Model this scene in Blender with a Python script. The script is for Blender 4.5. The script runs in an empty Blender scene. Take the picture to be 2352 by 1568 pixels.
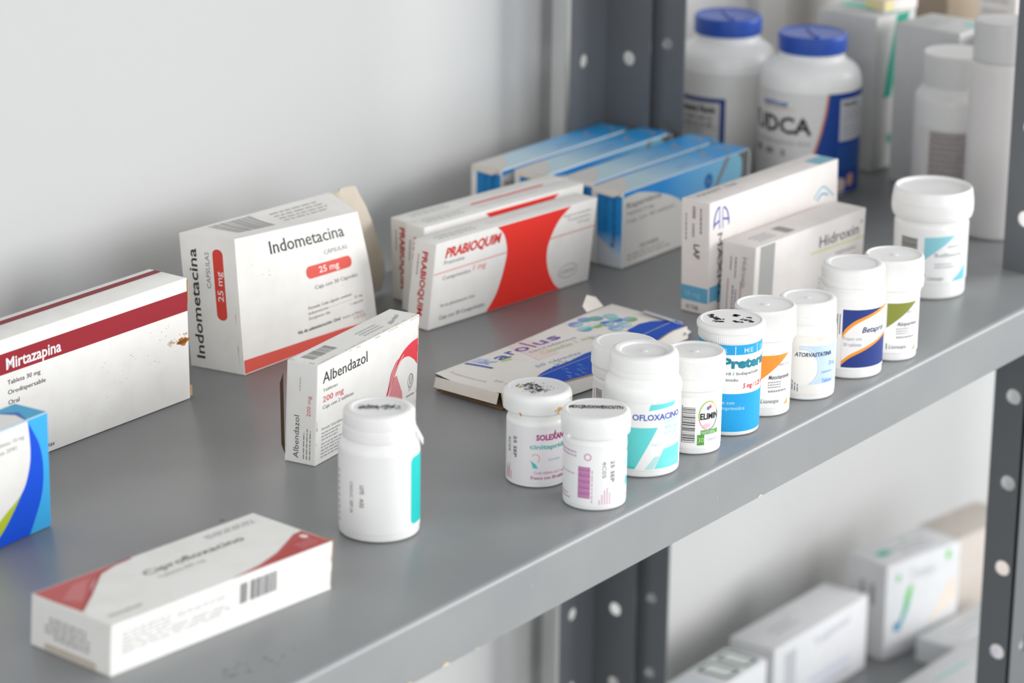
import bpy, bmesh, math, random
from math import sin, cos, pi, radians, sqrt, atan2
from mathutils import Vector, Matrix
random.seed(7)
S = bpy.context.scene
COL = S.collection
# ------------------------------------------------------------------ camera, light, exposure
CAMZ = 0.64
YAW, PITCH, ROLL = radians(35.5), radians(17.95), radians(0.78)
Fw = Vector((cos(YAW)*cos(PITCH), sin(YAW)*cos(PITCH), -sin(PITCH)))
R0 = Vector((sin(YAW), -cos(YAW), 0)); U0 = R0.cross(Fw)
Rt = cos(ROLL)*R0 + sin(ROLL)*U0; Up = -sin(ROLL)*R0 + cos(ROLL)*U0
cam_d = bpy.data.cameras.new('camera'); cam = bpy.data.objects.new('camera', cam_d); COL.objects.link(cam)
cam.matrix_world = Matrix(((Rt.x, Up.x, -Fw.x, 0), (Rt.y, Up.y, -Fw.y, 0), (Rt.z, Up.z, -Fw.z, CAMZ), (0, 0, 0, 1)))
cam_d.sensor_width = 36.0; cam_d.lens = 7200*36/2352; cam_d.clip_start = 0.05
cam_d.dof.use_dof = True; cam_d.dof.focus_distance = 1.90; cam_d.dof.aperture_fstop = 6.8
S.camera = cam
S.view_settings.view_transform = 'Standard'; S.view_settings.look = 'None'
S.view_settings.gamma = 1.0; S.view_settings.use_curve_mapping = False; S.view_settings.exposure = 0.0
w = bpy.data.worlds.new('room_light'); S.world = w; w.use_nodes = True
bg = w.node_tree.nodes['Background']; bg.inputs[0].default_value = (0.95, 0.975, 1.0, 1); bg.inputs[1].default_value = 0.80
def area(name, loc, target, sx, sy, power, colr=(1, 1, 1)):
    d = bpy.data.lights.new(name, 'AREA'); d.shape = 'RECTANGLE'; d.size = sx; d.size_y = sy; d.energy = power; d.color = colr
    o = bpy.data.objects.new(name, d); COL.objects.link(o); o.location = loc
    o.rotation_euler = (Vector(target)-Vector(loc)).to_track_quat('-Z', 'Y').to_euler(); return o
area('window_daylight', (4.7, -1.75, 1.0), (1.7, 1.15, 0.05), 2.2, 1.5, 132, (1.0, 0.995, 0.985))
area('doorway_daylight', (1.1, -3.2, 0.75), (1.9, 1.2, 0.0), 3.4, 2.2, 62, (0.95, 0.975, 1.0))  # added soft fill from the camera side to brighten upright faces, no known doorway

area('side_window_daylight', (-2.4, 0.1, 0.9), (1.6, 1.15, 0.0), 2.0, 1.5, 25, (0.97, 0.985, 1.0))  # added weak fill to lift the left-facing box ends, no known window

# ------------------------------------------------------------------ materials
def lin(h):
    h = h.lstrip('#'); v = [int(h[i:i+2], 16)/255 for i in (0, 2, 4)]
    return tuple(x/12.92 if x <= .04045 else ((x+.055)/1.055)**2.4 for x in v)
MATS = {}
def M(hexc, rough=.5, spec=.3, kind='ink'):
    key = (hexc, rough, spec, kind)
    if key in MATS: return MATS[key]
    m = bpy.data.materials.new(kind+'_'+hexc.lstrip('#')); m.use_nodes = True; n = m.node_tree.nodes; l = m.node_tree.links
    b = n['Principled BSDF']; c = lin(hexc); b.inputs['Base Color'].default_value = (*c, 1)
    b.inputs['Roughness'].default_value = rough; b.inputs['Specular IOR Level'].default_value = spec
    tc = n.new('ShaderNodeTexCoord')
    if kind == 'paper':        # faint mottling of board
        nz = n.new('ShaderNodeTexNoise'); nz.inputs['Scale'].default_value = 60; nz.inputs['Detail'].default_value = 3
        l.new(tc.outputs['Object'], nz.inputs['Vector'])
        r = n.new('ShaderNodeValToRGB'); r.color_ramp.elements[0].position = .25; r.color_ramp.elements[1].position = .6
        r.color_ramp.elements[0].color = (c[0]*.95, c[1]*.94, c[2]*.925, 1); r.color_ramp.elements[1].color = (*c, 1)
        l.new(nz.outputs['Fac'], r.inputs['Fac']); l.new(r.outputs['Color'], b.inputs['Base Color'])
        bp = n.new('ShaderNodeBump'); bp.inputs['Strength'].default_value = .15; bp.inputs['Distance'].default_value = .002
        l.new(nz.outputs['Fac'], bp.inputs['Height']); l.new(bp.outputs['Normal'], b.inputs['Normal'])
    elif kind == 'metal':      # hammered grey enamel
        nz = n.new('ShaderNodeTexNoise'); nz.inputs['Scale'].default_value = 420; nz.inputs['Detail'].default_value = 2
        l.new(tc.outputs['Object'], nz.inputs['Vector'])
        bp = n.new('ShaderNodeBump'); bp.inputs['Strength'].default_value = .12; bp.inputs['Distance'].default_value = .0006
        l.new(nz.outputs['Fac'], bp.inputs['Height']); l.new(bp.outputs['Normal'], b.inputs['Normal'])
        n2 = n.new('ShaderNodeTexNoise'); n2.inputs['Scale'].default_value = 9; n2.inputs['Detail'].default_value = 6
        l.new(tc.outputs['Object'], n2.inputs['Vector'])
        r = n.new('ShaderNodeValToRGB'); r.color_ramp.elements[0].position = .3; r.color_ramp.elements[1].position = .7
        r.color_ramp.elements[0].color = (c[0]*.9, c[1]*.9, c[2]*.91, 1); r.color_ramp.elements[1].color = (c[0]*1.06, c[1]*1.06, c[2]*1.05, 1)
        l.new(n2.outputs['Fac'], r.inputs['Fac']); l.new(r.outputs['Color'], b.inputs['Base Color'])
    elif kind == 'plaster':
        nz = n.new('ShaderNodeTexNoise'); nz.inputs['Scale'].default_value = 14; nz.inputs['Detail'].default_value = 8
        l.new(tc.outputs['Object'], nz.inputs['Vector'])
        bp = n.new('ShaderNodeBump'); bp.inputs['Strength'].default_value = .25; bp.inputs['Distance'].default_value = .004
        l.new(nz.outputs['Fac'], bp.inputs['Height']); l.new(bp.outputs['Normal'], b.inputs['Normal'])
    elif kind == 'plastic':
        b.inputs['Subsurface Weight'].default_value = .15; b.inputs['Subsurface Radius'].default_value = (.004, .0035, .003); b.inputs['Subsurface Scale'].default_value = 1
    elif kind == 'tile':
        br = n.new('ShaderNodeTexBrick'); br.offset = 0; br.inputs['Scale'].default_value = 3
        br.inputs['Color1'].default_value = (*c, 1); br.inputs['Color2'].default_value = (c[0]*.93, c[1]*.93, c[2]*.93, 1); br.inputs['Mortar'].default_value = (.3, .3, .29, 1)
        br.inputs['Brick Width'].default_value = 1; br.inputs['Row Height'].default_value = 1; br.inputs['Mortar Size'].default_value = .01
        l.new(tc.outputs['Object'], br.inputs['Vector']); l.new(br.outputs['Color'], b.inputs['Base Color'])
    MATS[key] = m; return m
def gradmat(name, c0, c1, axis, a, b_, rough=.45):
    """printed fade between two ink colours along an object axis"""
    m = bpy.data.materials.new(name); m.use_nodes = True; n = m.node_tree.nodes; l = m.node_tree.links; bs = n['Principled BSDF']
    tc = n.new('ShaderNodeTexCoord'); sp = n.new('ShaderNodeSeparateXYZ'); l.new(tc.outputs['Object'], sp.inputs[0])
    mr = n.new('ShaderNodeMapRange'); mr.inputs[1].default_value = a; mr.inputs[2].default_value = b_
    l.new(sp.outputs[axis], mr.inputs[0]); r = n.new('ShaderNodeValToRGB')
    r.color_ramp.elements[0].color = (*lin(c0), 1); r.color_ramp.elements[1].color = (*lin(c1), 1)
    l.new(mr.outputs[0], r.inputs['Fac']); l.new(r.outputs['Color'], bs.inputs['Base Color']); bs.inputs['Roughness'].default_value = rough
    return m
PAPER = M('#f4f2ee', .5, .4, 'paper'); PAPER_W = M('#efe9e4', .5, .4, 'paper'); KRAFT = M('#b99b78', .8, .2, 'paper'); BOARD = M('#d6cbbb', .8, .2, 'paper')
WHITE = M('#fbfaf7', .32, .45, 'plastic'); WHITE2 = M('#f6f5f2', .32, .45, 'plastic'); LABEL = M('#fbfaf8', .35, .5, 'label')
METAL = M('#909293', .34, .42, 'metal'); METAL_D = M('#64676b', .42, .5, 'metal'); WALLM = M('#cfcfce', .85, .2, 'plaster')
K = '#2b2b2e'; G = '#8b8b8e'; LG = '#b9b8b8'

# ------------------------------------------------------------------ object helpers
def tag(o, label=None, cat=None, group=None, kind=None):
    if label: o['label'] = label
    if cat: o['category'] = cat
    if group: o['group'] = group
    if kind: o['kind'] = kind
    return o
def empty(name, loc, rz, label, cat, group=None):
    o = bpy.data.objects.new(name, None); COL.objects.link(o); o.location = loc; o.rotation_euler = (0, 0, rz); o.empty_display_size = .02
    return tag(o, label, cat, group)
class MB:
    """collects faces of several materials into one mesh"""
    def __init__(s): s.v = []; s.f = []; s.mi = []; s.mats = []; s.sm = []
    def mat(s, m):
        if m not in s.mats: s.mats.append(m)
        return s.mats.index(m)
    def add(s, vs, fs, m, smooth=False):
        o = len(s.v); s.v += [tuple(v) for v in vs]; k = s.mat(m)
        for f in fs: s.f.append(tuple(i+o for i in f)); s.mi.append(k); s.sm.append(smooth)
    def addbm(s, bm, m, smooth=False, mats=None):
        bm.verts.ensure_lookup_table(); bm.verts.index_update(); s.add([v.co for v in bm.verts], [[v.index for v in f.verts] for f in bm.faces], m, smooth); bm.free()
    def box(s, x0, y0, z0, x1, y1, z1, m, bev=0):
        bm = bmesh.new(); bmesh.ops.create_cube(bm, size=1)
        for v in bm.verts: v.co = Vector(((x0+x1)/2+v.co.x*(x1-x0), (y0+y1)/2+v.co.y*(y1-y0), (z0+z1)/2+v.co.z*(z1-z0)))
        if bev: bmesh.ops.bevel(bm, geom=bm.edges[:], offset=bev, segments=2, affect='EDGES', profile=.5)
        s.addbm(bm, m)
    def build(s, name, parent=None, loc=None, sharp=40):
        me = bpy.data.meshes.new(name); me.from_pydata(s.v, [], s.f)
        for m in s.mats: me.materials.append(m)
        me.polygons.foreach_set('material_index', s.mi); me.polygons.foreach_set('use_smooth', s.sm); me.update()
        if any(s.sm): me.set_sharp_from_angle(angle=radians(sharp))
        o = bpy.data.objects.new(name, me); COL.objects.link(o)
        if parent: o.parent = parent
        if loc: o.location = loc
        return o

# ------------------------------------------------------------------ flat printing (units: mm), later laid on a face or round a cylinder
_tc = bpy.data.curves.new('lettering', 'FONT'); _to = bpy.data.objects.new('lettering', _tc); COL.objects.link(_to)
_tc.resolution_u = 2
_cache = {}
def textmesh(s, bold):
    if (s, bold) in _cache: return _cache[(s, bold)]
    _tc.body = s; _tc.size = 1; _tc.offset = bold
    dg = bpy.context.evaluated_depsgraph_get(); dg.update(); e = _to.evaluated_get(dg); me = e.to_mesh()
    vs = [(v.co.x, v.co.y) for v in me.vertices]; fs = [tuple(p.vertices) for p in me.polygons]; e.to_mesh_clear()
    x0 = min(v[0] for v in vs); x1 = max(v[0] for v in vs)
    _cache[(s, bold)] = ([((x-x0)/(x1-x0), y) for x, y in vs], fs); return _cache[(s, bold)]
CAPH = max(v[1] for v in textmesh('H', 0)[0])
class Sheet:
    def __init__(s): s.items = []   # (verts, faces, material, layer)
    def put(s, vs, fs, c, layer): s.items.append((vs, fs, c if not isinstance(c, str) else M(c), layer)); return s
    def poly(s, pts, c, layer=1): return s.put(list(pts), None, c, layer)
    def rect(s, x0, y0, x1, y1, c, layer=1): return s.poly([(x0, y0), (x1, y0), (x1, y1), (x0, y1)], c, layer)
    def rrect(s, x0, y0, x1, y1, r, c, layer=1):
        p = []
        for cx, cy, a in ((x1-r, y0+r, -90), (x1-r, y1-r, 0), (x0+r, y1-r, 90), (x0+r, y0+r, 180)):
            for k in range(7): t = radians(a+k*15); p.append((cx+r*cos(t), cy+r*sin(t)))
        return s.poly(p, c, layer)
    def ell(s, cx, cy, rx, ry, c, layer=1, n=28): return s.poly([(cx+rx*cos(2*pi*k/n), cy+ry*sin(2*pi*k/n)) for k in range(n)], c, layer)
    def ring(s, cx, cy, rx, ry, w, c, layer=1, a0=0, a1=360, n=32):
        A = [radians(a0+(a1-a0)*k/n) for k in range(n+1)]
        vs = [(cx+rx*cos(a), cy+ry*sin(a)) for a in A]+[(cx+(rx-w)*cos(a), cy+(ry-w)*sin(a)) for a in A]
        return s.put(vs, [(k, k+1, n+2+k, n+1+k) for k in range(n)], c, layer)
    def line(s, pts, w, c, layer=1):
        for (x0, y0), (x1, y1) in zip(pts, pts[1:]):
            d = sqrt((x1-x0)**2+(y1-y0)**2) or 1; nx, ny = -(y1-y0)/d*w/2, (x1-x0)/d*w/2
            s.poly([(x0-nx, y0-ny), (x1-nx, y1-ny), (x1+nx, y1+ny), (x0+nx, y0+ny)], c, layer)
        return s
    def text(s, t, x, y, w, h, c=K, rot=0, shear=0, layer=2, bold=0):
        vs, fs = textmesh(t, bold); k = h/CAPH; ca, sa = cos(radians(rot)), sin(radians(rot)); out = []
        for a, b in vs:
            px = a*w+b*k*shear; py = b*k; out.append((x+px*ca-py*sa, y+px*sa+py*ca))
        return s.put(out, fs, c, layer)
    def bars(s, x0, y0, x1, y1, c=K, vertical=True, seed=1, layer=1):
        r = random.Random(seed); p = x0 if vertical else y0; e = x1 if vertical else y1
        while p < e:
            a = r.choice((.3, .3, .55, .8))*(e-(x0 if vertical else y0))/22
            if vertical: s.rect(p, y0, min(p+a, e), y1, c, layer)
            else: s.rect(x0, p, x1, min(p+a, e), c, layer)
            p += a+r.choice((.3, .3, .5, .7))*(e-(x0 if vertical else y0))/22
        return s
    def small(s, x0, y0, x1, y1, rows, c=G, seed=1, layer=1, vertical=False, fill=.45):
        """rows of print too small to read"""
        r = random.Random(seed)
        if vertical: a0, a1, b0, b1 = y0, y1, x0, x1
        else: a0, a1, b0, b1 = x0, x1, y0, y1
        st = (b1-b0)/rows
        for k in range(rows):
            p = a0; b = b0+st*(k+.5-fill/2); e = a1-(a1-a0)*r.random()*.25
            while p < e:
                q = min(p+r.uniform(.06, .2)*(a1-a0), e)
                if vertical: s.rect(b, p, b+st*fill, q, c, layer)
                else: s.rect(p, b, q, b+st*fill, c, layer)
                p = q+.03*(a1-a0)
        return s
    def specks(s, x0, y0, x1, y1, n, c, rmin, rmax, seed=1, layer=3, ax=1):
        r = random.Random(seed)
        for k in range(n):
            cx, cy = r.uniform(x0, x1), r.uniform(y0, y1); q = r.uniform(rmin, rmax); m = r.randint(5, 8)
            s.poly([(cx+q*ax*r.uniform(.6, 1.2)*cos(2*pi*i/m), cy+q*r.uniform(.6, 1.2)*sin(2*pi*i/m)) for i in range(m)], c, layer)
        return s
    def lay(s, mb, fn, gu=None, gv=None, step=.00009):
        """fn(u,v,offset)->Vector ; gu, gv = lines to cut on"""
        for vs, fs, m, layer in s.items:
            bm = bmesh.new(); bv = [bm.verts.new((x, y, 0)) for x, y in vs]
            if fs is None:
                f = bm.faces.new(bv)
                if len(bv) > 4: bmesh.ops.triangulate(bm, faces=[f])
            else:
                for f in fs:
                    try: bm.faces.new([bv[i] for i in f])
                    except ValueError: pass
            for axis, lines in ((0, gu), (1, gv)):
                if not lines: continue
                lo = min(v.co[axis] for v in bm.verts); hi = max(v.co[axis] for v in bm.verts)
                for g in lines:
                    if lo+1e-4 < g < hi-1e-4:
                        no = (1, 0, 0) if axis == 0 else (0, 1, 0); co = (g, 0, 0) if axis == 0 else (0, g, 0)
                        bmesh.ops.bisect_plane(bm, geom=bm.verts[:]+bm.edges[:]+bm.faces[:], plane_co=co, plane_no=no, dist=1e-6)
            for v in bm.verts: v.co = fn(v.co.x, v.co.y, layer*step)
            mb.addbm(bm, m)

# ------------------------------------------------------------------ cartons
FACES = {'front': ('A', 'B', 'Ap', 'Bp'), 'left': ('C', 'A', 'Cp', 'Ap'), 'top': ('Ap', 'Bp', 'Cp', 'Dp'), 'right': ('B', 'D', 'Bp', 'Dp'), 'back': ('D', 'C', 'Dp', 'Cp'), 'bottom': ('C', 'D', 'A', 'B')}
def facefn(cs, face, bulge=0, crease=None):
    p, q, r, s_ = [cs[k] for k in FACES[face]]
    n = ((q-p).cross(r-p)).normalized()
    Lm = (q-p).length*1000; Hm = (r-p).length*1000
    def fn(u, v, off=0):
        a, b = u/Lm, v/Hm
        P = (p*(1-a)+q*a)*(1-b)+(r*(1-a)+s_*a)*b
        aa, bb = min(max(a, 0), 1), min(max(b, 0), 1)
        d = bulge/1000*sin(pi*aa)*sin(pi*bb)
        if crease: d += crease(aa, bb)/1000
        return P+n*(d+off)
    return fn, Lm, Hm
def corners(L, W, H, sx=0, sy=0):
    v = lambda *a: Vector(a)/1000
    return dict(A=v(0, 0, 0), B=v(L, 0, 0), C=v(0, W, 0), D=v(L, W, 0), Ap=v(sx, sy, H), Bp=v(L+sx, sy, H), Cp=v(sx, W+sy, H), Dp=v(L+sx, W+sy, H))
def lines(a, n): return [a*k/n for k in range(1, n)]
def carton_shell(mb, cs, mat, bulge={}, crease={}, skip=(), bev=.0004, facemat={}):
    bm = bmesh.new()
    for f in FACES:
        if f in skip: continue
        fn, L, H = facefn(cs, f, bulge.get(f, 0), crease.get(f)); nu, nv = (12, 8) if (bulge.get(f) or crease.get(f)) else (1, 1)
        g = [[bm.verts.new(fn(L*i/nu, H*j/nv)) for j in range(nv+1)] for i in range(nu+1)]
        for i in range(nu):
            for j in range(nv): bm.faces.new((g[i][j], g[i+1][j], g[i+1][j+1], g[i][j+1]))
    if not bulge and not crease: bmesh.ops.remove_doubles(bm, verts=bm.verts, dist=1e-6)
    if not bulge and not crease and not skip:
        bmesh.ops.bevel(bm, geom=bm.edges[:], offset=bev, segments=2, affect='EDGES', profile=.5)
    mb.addbm(bm, mat, True)
def carton(label, x, y, yaw, L, W, H, sx=0, sy=0, z=0, prints={}, bulge={}, crease={}, paper=None, name='medicine_box', cat='medicine box', group=None, cs=None, flaps=('left', 'right'), skip=(), extra=None):
    t = empty(name, (x, y, z+.0002), radians(yaw), label, cat, group)
    if cs is None:
        ca, sa = cos(radians(-yaw)), sin(radians(-yaw)); cs = corners(L, W, H, sx*ca-sy*sa, sx*sa+sy*ca)
    paper = paper or PAPER; mb = MB(); carton_shell(mb, cs, paper, bulge, crease, skip)
    for f, sh in prints.items():
        if f in flaps or f in skip: continue
        cur = bulge.get(f) or crease.get(f); fn, Lm, Hm = facefn(cs, f, bulge.get(f, 0), crease.get(f))
        sh.lay(mb, fn, lines(Lm, 12) if cur else None, lines(Hm, 8) if cur else None)
    mb.build('carton_body', t, sharp=50)
    for f in flaps:
        if f in skip: continue
        fb = MB(); fn, Lm, Hm = facefn(cs, f); i = .5; th = .00035
        pts = [(i, i+.6), (i+.6, i), (Lm-i-.6, i), (Lm-i, i+.6), (Lm-i, Hm-i-.3), (i, Hm-i-.3)]
        n = len(pts); vs = [fn(u, v, 0.00002) for u, v in pts]+[fn(u, v, th) for u, v in pts]
        fb.add(vs, [tuple(range(n, 2*n))]+[(k, (k+1) % n, n+(k+1) % n, n+k) for k in range(n)], paper)
        if f in prints: prints[f].lay(fb, lambda u, v, o=0, fn=fn: fn(u, v, o+th))
        fb.build('end_flap', t)
    if extra: extra(t, cs, paper)
    return t
def slab(t, name, pts, thick, mat, nrm=None):
    """thin board through 3-D points (local metres)"""
    P = [Vector(p) for p in pts]; n = nrm or (P[1]-P[0]).cross(P[-1]-P[0]).normalized(); k = len(P); fb = MB()
    vs = P+[p+n*thick for p in P]
    fb.add(vs, [tuple(range(k, 2*k)), tuple(reversed(range(k)))]+[(i, (i+1) % k, k+(i+1) % k, k+i) for i in range(k)], mat)
    return fb.build(name, t)
def wear(s, pts, c='#c8ad88', w=.5, seed=1, dens=.35):
    """scuffed board showing along an edge"""
    r = random.Random(seed)
    for (x0, y0), (x1, y1) in zip(pts, pts[1:]):
        d = sqrt((x1-x0)**2+(y1-y0)**2); ux, uy = (x1-x0)/d, (y1-y0)/d; p = 0
        while p < d:
            q = min(p+r.uniform(1, 5), d)
            if r.random() < dens:
                ww = w*r.uniform(.4, 1.2)
                s.poly([(x0+ux*p, y0+uy*p), (x0+ux*q, y0+uy*q), (x0+ux*(q-.3)-uy*ww, y0+uy*(q-.3)+ux*ww), (x0+ux*(p+.3)-uy*ww*.7, y0+uy*(p+.3)+ux*ww*.7)], c, 4)
            p = q
    return s

# ------------------------------------------------------------------ round containers
def fillet(prof, n=3):
    out = []
    for i, p in enumerate(prof):
        r = p[2] if len(p) > 2 else 0
        if r and 0 < i < len(prof)-1:
            P = Vector(p[:2]); a = Vector(prof[i-1][:2])-P; b = Vector(prof[i+1][:2])-P
            q = min(r, a.length*.48, b.length*.48); A = P+a.normalized()*q; B = P+b.normalized()*q
            for k in range(n+1):
                t = k/n; out.append(tuple(A*(1-t)**2+P*2*t*(1-t)+B*t*t))
        else: out.append(p[:2])
    return out
def lathe(prof, mat, seg=72, ribs=None, mb=None, cx=0, cy=0):
    """prof: (r, z, fillet) in mm; ribs=(z0,z1,depth,count)"""
    mb = mb or MB(); pr = fillet(prof)
    if ribs: seg = ribs[3]*4
    vs = []; fs = []
    for r, z in pr:
        for k in range(seg):
            rr = r
            if ribs and ribs[0] <= z <= ribs[1] and r > ribs[4] and k % 4 >= 2: rr = r-ribs[2]
            a = 2*pi*k/seg; vs.append((cx+rr*cos(a)/1000, cy+rr*sin(a)/1000, z/1000))
    for j in range(len(pr)-1):
        for k in range(seg):
            a, b = j*seg+k, j*seg+(k+1) % seg; fs.append((a, b, b+seg, a+seg))
    if pr[0][0] > .01: fs.append(tuple(reversed(range(seg))))
    if pr[-1][0] > .01: fs.append(tuple((len(pr)-1)*seg+k for k in range(seg)))
    mb.add(vs, fs, mat, True); return mb
def bottle(label, x, y, body, cap, lab=None, labr=None, top=None, rim=None, ribs=None, lids='cap', name='pill_bottle', cat='pill bottle', group=None, z=0, bodymat=None, capmat=None, extra=None, labz=None, laba=(-100, 100), labmat=None, topz=None, toprot=0):
    t = empty(name, (x, y, z+.0002), 0, label, cat, group)
    al = atan2(-y, -x)      # the side turned to the front of the shelf
    lathe(body, bodymat or WHITE).build('bottle_body', t, sharp=35)
    lid = lathe(cap, capmat or WHITE2, ribs=ribs).build(lids, t, sharp=35)
    if lab or labz:
        lm = MB(); r = labr
        fn = lambda u, v, o=0: Vector((cos(al+u/r)*(r/1000+.00012+o), sin(al+u/r)*(r/1000+.00012+o), v/1000))
        a0, a1 = [radians(q)*r for q in laba]
        g = [a0+k*(a1-a0)/72 for k in range(0, 73)]
        base = Sheet().rect(a0, labz[0], a1, labz[1], labmat or LABEL, 0)
        base.lay(lm, fn, g)
        (lab(lambda d: radians(d)*r)).lay(lm, fn, g)
        lm.build('label', t)
    if top:
        tm = MB(); a = al+pi/2+radians(toprot)
        fn = lambda u, v, o=0: Vector(((u*cos(a)-v*sin(a))/1000, (u*sin(a)+v*cos(a))/1000, topz/1000+.00006+o))
        top.lay(tm, fn); tm.build('lid_print', lid)
    if extra: extra(lid, al)
    return t

# ================================================================== SETTING
def structure(name, fn):
    mb = MB(); fn(mb); o = mb.build(name); o['kind'] = 'structure'; return o
WY = 1.360
structure('wall_back', lambda m: m.box(-.6, WY, -1.25, 4.6, WY+.12, 1.8, WALLM))
structure('floor', lambda m: m.box(-1.6, -1.8, -1.3, 4.6, WY+.12, -1.25, M('#b9b6b0', .4, .5, 'tile')))
structure('trim_1', lambda m: m.box(1.953, WY-.014, -1.25, 1.990, WY, 1.8, M('#eeeeec', .6, .3, 'plaster'), .0015))
structure('trim_2', lambda m: m.box(2.245, WY-.012, -.03, 2.290, WY, 1.8, M('#d9d8d6', .6, .3, 'plaster'), .0015))

# ------------------------------------------------------------------ steel shelving: decks with folded front lips on slotted angle posts
def flange(mb, origin, du, w, z0, z1, holes, hc, hr, mat, th, tn):
    """perforated strip: origin, direction du (unit), thickness along tn"""
    s = hr*1.7; us = [0, hc-s, hc+s, w]; zs = [z0]
    q = []
    def quad(u0, u1, a, b): q.append([(u0, a), (u1, a), (u1, b), (u0, b)])
    hs = sorted(h for h in holes if z0+s < h < z1-s); quad(0, hc-s, z0, z1); quad(hc+s, w, z0, z1)
    p = z0
    for h in hs: quad(hc-s, hc+s, p, h-s); p = h+s
    quad(hc-s, hc+s, p, z1)
    P = lambda u, z, o: Vector(origin)+Vector(du)*u+Vector((0, 0, z))+Vector(tn)*o
    for r in q:
        vs = [P(u, z, o) for o in (0, th) for u, z in r]
        mb.add(vs, [(0, 1, 2, 3), (7, 6, 5, 4), (0, 4, 5, 1), (1, 5, 6, 2), (2, 6, 7, 3), (3, 7, 4, 0)], mat)
    n = 24
    for h in hs:
        ang = [2*pi*k/n+pi/4 for k in range(n)]
        sq = []
        for a in ang:
            c_, s_ = cos(a), sin(a); k = s/max(abs(c_), abs(s_)); sq.append((hc+c_*k, h+s_*k))
        ci = [(hc+hr*cos(a), h+hr*sin(a)) for a in ang]
        for o, rev in ((0, False), (th, True)):
            vs = [P(u, z, o) for u, z in sq]+[P(u, z, o) for u, z in ci]
            mb.add(vs, [(k, (k+1) % n, n+(k+1) % n, n+k) for k in range(n)], mat)
        vs = [P(u, z, o) for o in (0, th) for u, z in ci]
        mb.add(vs, [(k, (k+1) % n, n+(k+1) % n, n+k) for k in range(n)], mat)
def holes(anchor, pitch, a, b): return [anchor+k*pitch for k in range(-60, 60) if a < anchor+k*pitch < b]
def post(t, x, y, dx, dy, wx, wy, hx, hy, hz, mat, z0=-1.25, z1=1.1, r=.0055):
    """L post: corner (x,y); flange along x (dx) of width wx and along y (dy) of width wy"""
    mb = MB()
    flange(mb, (x, y, 0), (dx, 0, 0), wx, z0, z1, hz, hx, r, mat, .0018, (0, -dy*-1, 0))
    flange(mb, (x, y, 0), (0, dy, 0), wy, z0, z1, hz, hy, r, mat, .0018, (dx, 0, 0))
    return mb.build('post', t)
def deck(t, x0, x1, y0, y1, z, lip=.0345):
    """sheet deck with rounded fold and lips on all sides"""
    mb = MB(); r = .0036
    prof = [(y0, z-lip), (y0, z-r)]+[(y0+r-r*cos(a), z-r+r*sin(a)) for a in [radians(q) for q in (22, 45, 67, 90)]]+[(y1-r, z), (y1, z-r), (y1, z-lip), (y1-.0012, z-lip), (y1-.0012, z-.0015), (y0+.0012, z-.0015), (y0+.0012, z-lip)]
    n = len(prof); vs = [(x0, a, b) for a, b in prof]+[(x1, a, b) for a, b in prof]
    mb.add(vs, [(k, (k+1) % n, n+(k+1) % n, n+k) for k in range(n)], METAL, True)
    mb.box(x0, y0+.0012, z-lip, x0+.0012, y1-.0012, z-.0015, METAL); mb.box(x1-.0012, y0+.0012, z-lip, x1, y1-.0012, z-.0015, METAL)
    return mb
def stains(mb):
    """smudges and scuffs lying on the deck"""
    s = Sheet(); D1 = M('#888884', .6, .3); D2 = M('#a7a8a6', .5, .3)
    for (cx, cy, n, sp, rr, sd) in ((1090, 944, 9, 9, 1.6, 3), (1118, 938, 7, 9, 1.3, 4), (1000, 1012, 5, 8, 1.8, 5), (1242, 1085, 1, 2, 2.4, 6), (1222, 1062, 1, 2, 2.0, 7), (1060, 918, 3, 6, 1.2, 8)):
        s.specks(cx-sp*1.6, cy-sp*.6, cx+sp*1.6, cy+sp*.6, n, D1, rr*.3, rr, sd, 1, 1.7)
    s.specks(1066, 1092, 1074, 1096, 2, D2, 1, 2, 9, 1, 2)
    s.lay(mb, lambda u, v, o=0: Vector((u/1000, v/1000, .00004+o)))
    c = Sheet(); T = M('#d9c7a2', .8, .2)
    for cx, rr in ((1182, 2.6), (1190, 1.6), (1222, 1.8), (1540, 1.4), (1250, .8)):
        c.poly([(cx-rr*2, -34.5), (cx+rr*2, -34.5), (cx+rr*1.1, -34.5+rr*.8), (cx, -34.5+rr), (cx-rr*1.3, -34.5+rr*.5)], T, 1)
    for cx, cz in ((1092, -20), (1300, -16), (1490, -22)): c.line([(cx, cz), (cx+.6, cz+3)], .35, '#c3c5c4', 1)
    c.lay(mb, lambda u, v, o=0: Vector((u/1000, .9118-o, v/1000)))
X1 = 1.962
t = empty('shelving_unit', (1.1, 1.1, -1.25), 0, 'grey enamelled steel shelving unit in the foreground carrying the small pill bottles', 'shelf')
t_in = lambda o: setattr(o, 'matrix_parent_inverse', t.matrix_world.inverted())
def att(o, t):
    o.location = -Vector(t.location); return o
mb = deck(t, .25, X1+.0006, .9118, 1.3145, 0); stains(mb); att(mb.build('deck', t, sharp=50), t)
for zz in (.66, -.5, -1.0): att(deck(t, .25, X1+.0006, .9118, 1.3145, zz).build('deck', t, sharp=50), t)
hz = holes(.1084, .065, -1.2, 1.05); hf = holes(-.0939, .0668, -1.2, 1.05)
att(post(t, X1, 1.3150, -1, -1, .0475, .042, .031, .0225, hz, METAL_D), t)
mbp = MB()
flange(mbp, (X1, .9420, 0), (0, 1, 0), .0260, -1.25, 1.1, hf, .0107, .006, METAL_D, .0018, (1, 0, 0))
flange(mbp, (X1, .9420, 0), (1, 0, 0), .040, -1.25, 1.1, holes(-.16, .066, -1.2, 1.05), .022, .006, METAL_D, .0018, (0, 1, 0))
att(mbp.build('post', t), t)
for yy, dy in ((.9420, 1), (1.3150, -1)): att(post(t, .252, yy, 1, dy, .045, .026 if dy > 0 else .042, .03, .0105 if dy > 0 else .02, hz, METAL_D), t)
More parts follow.
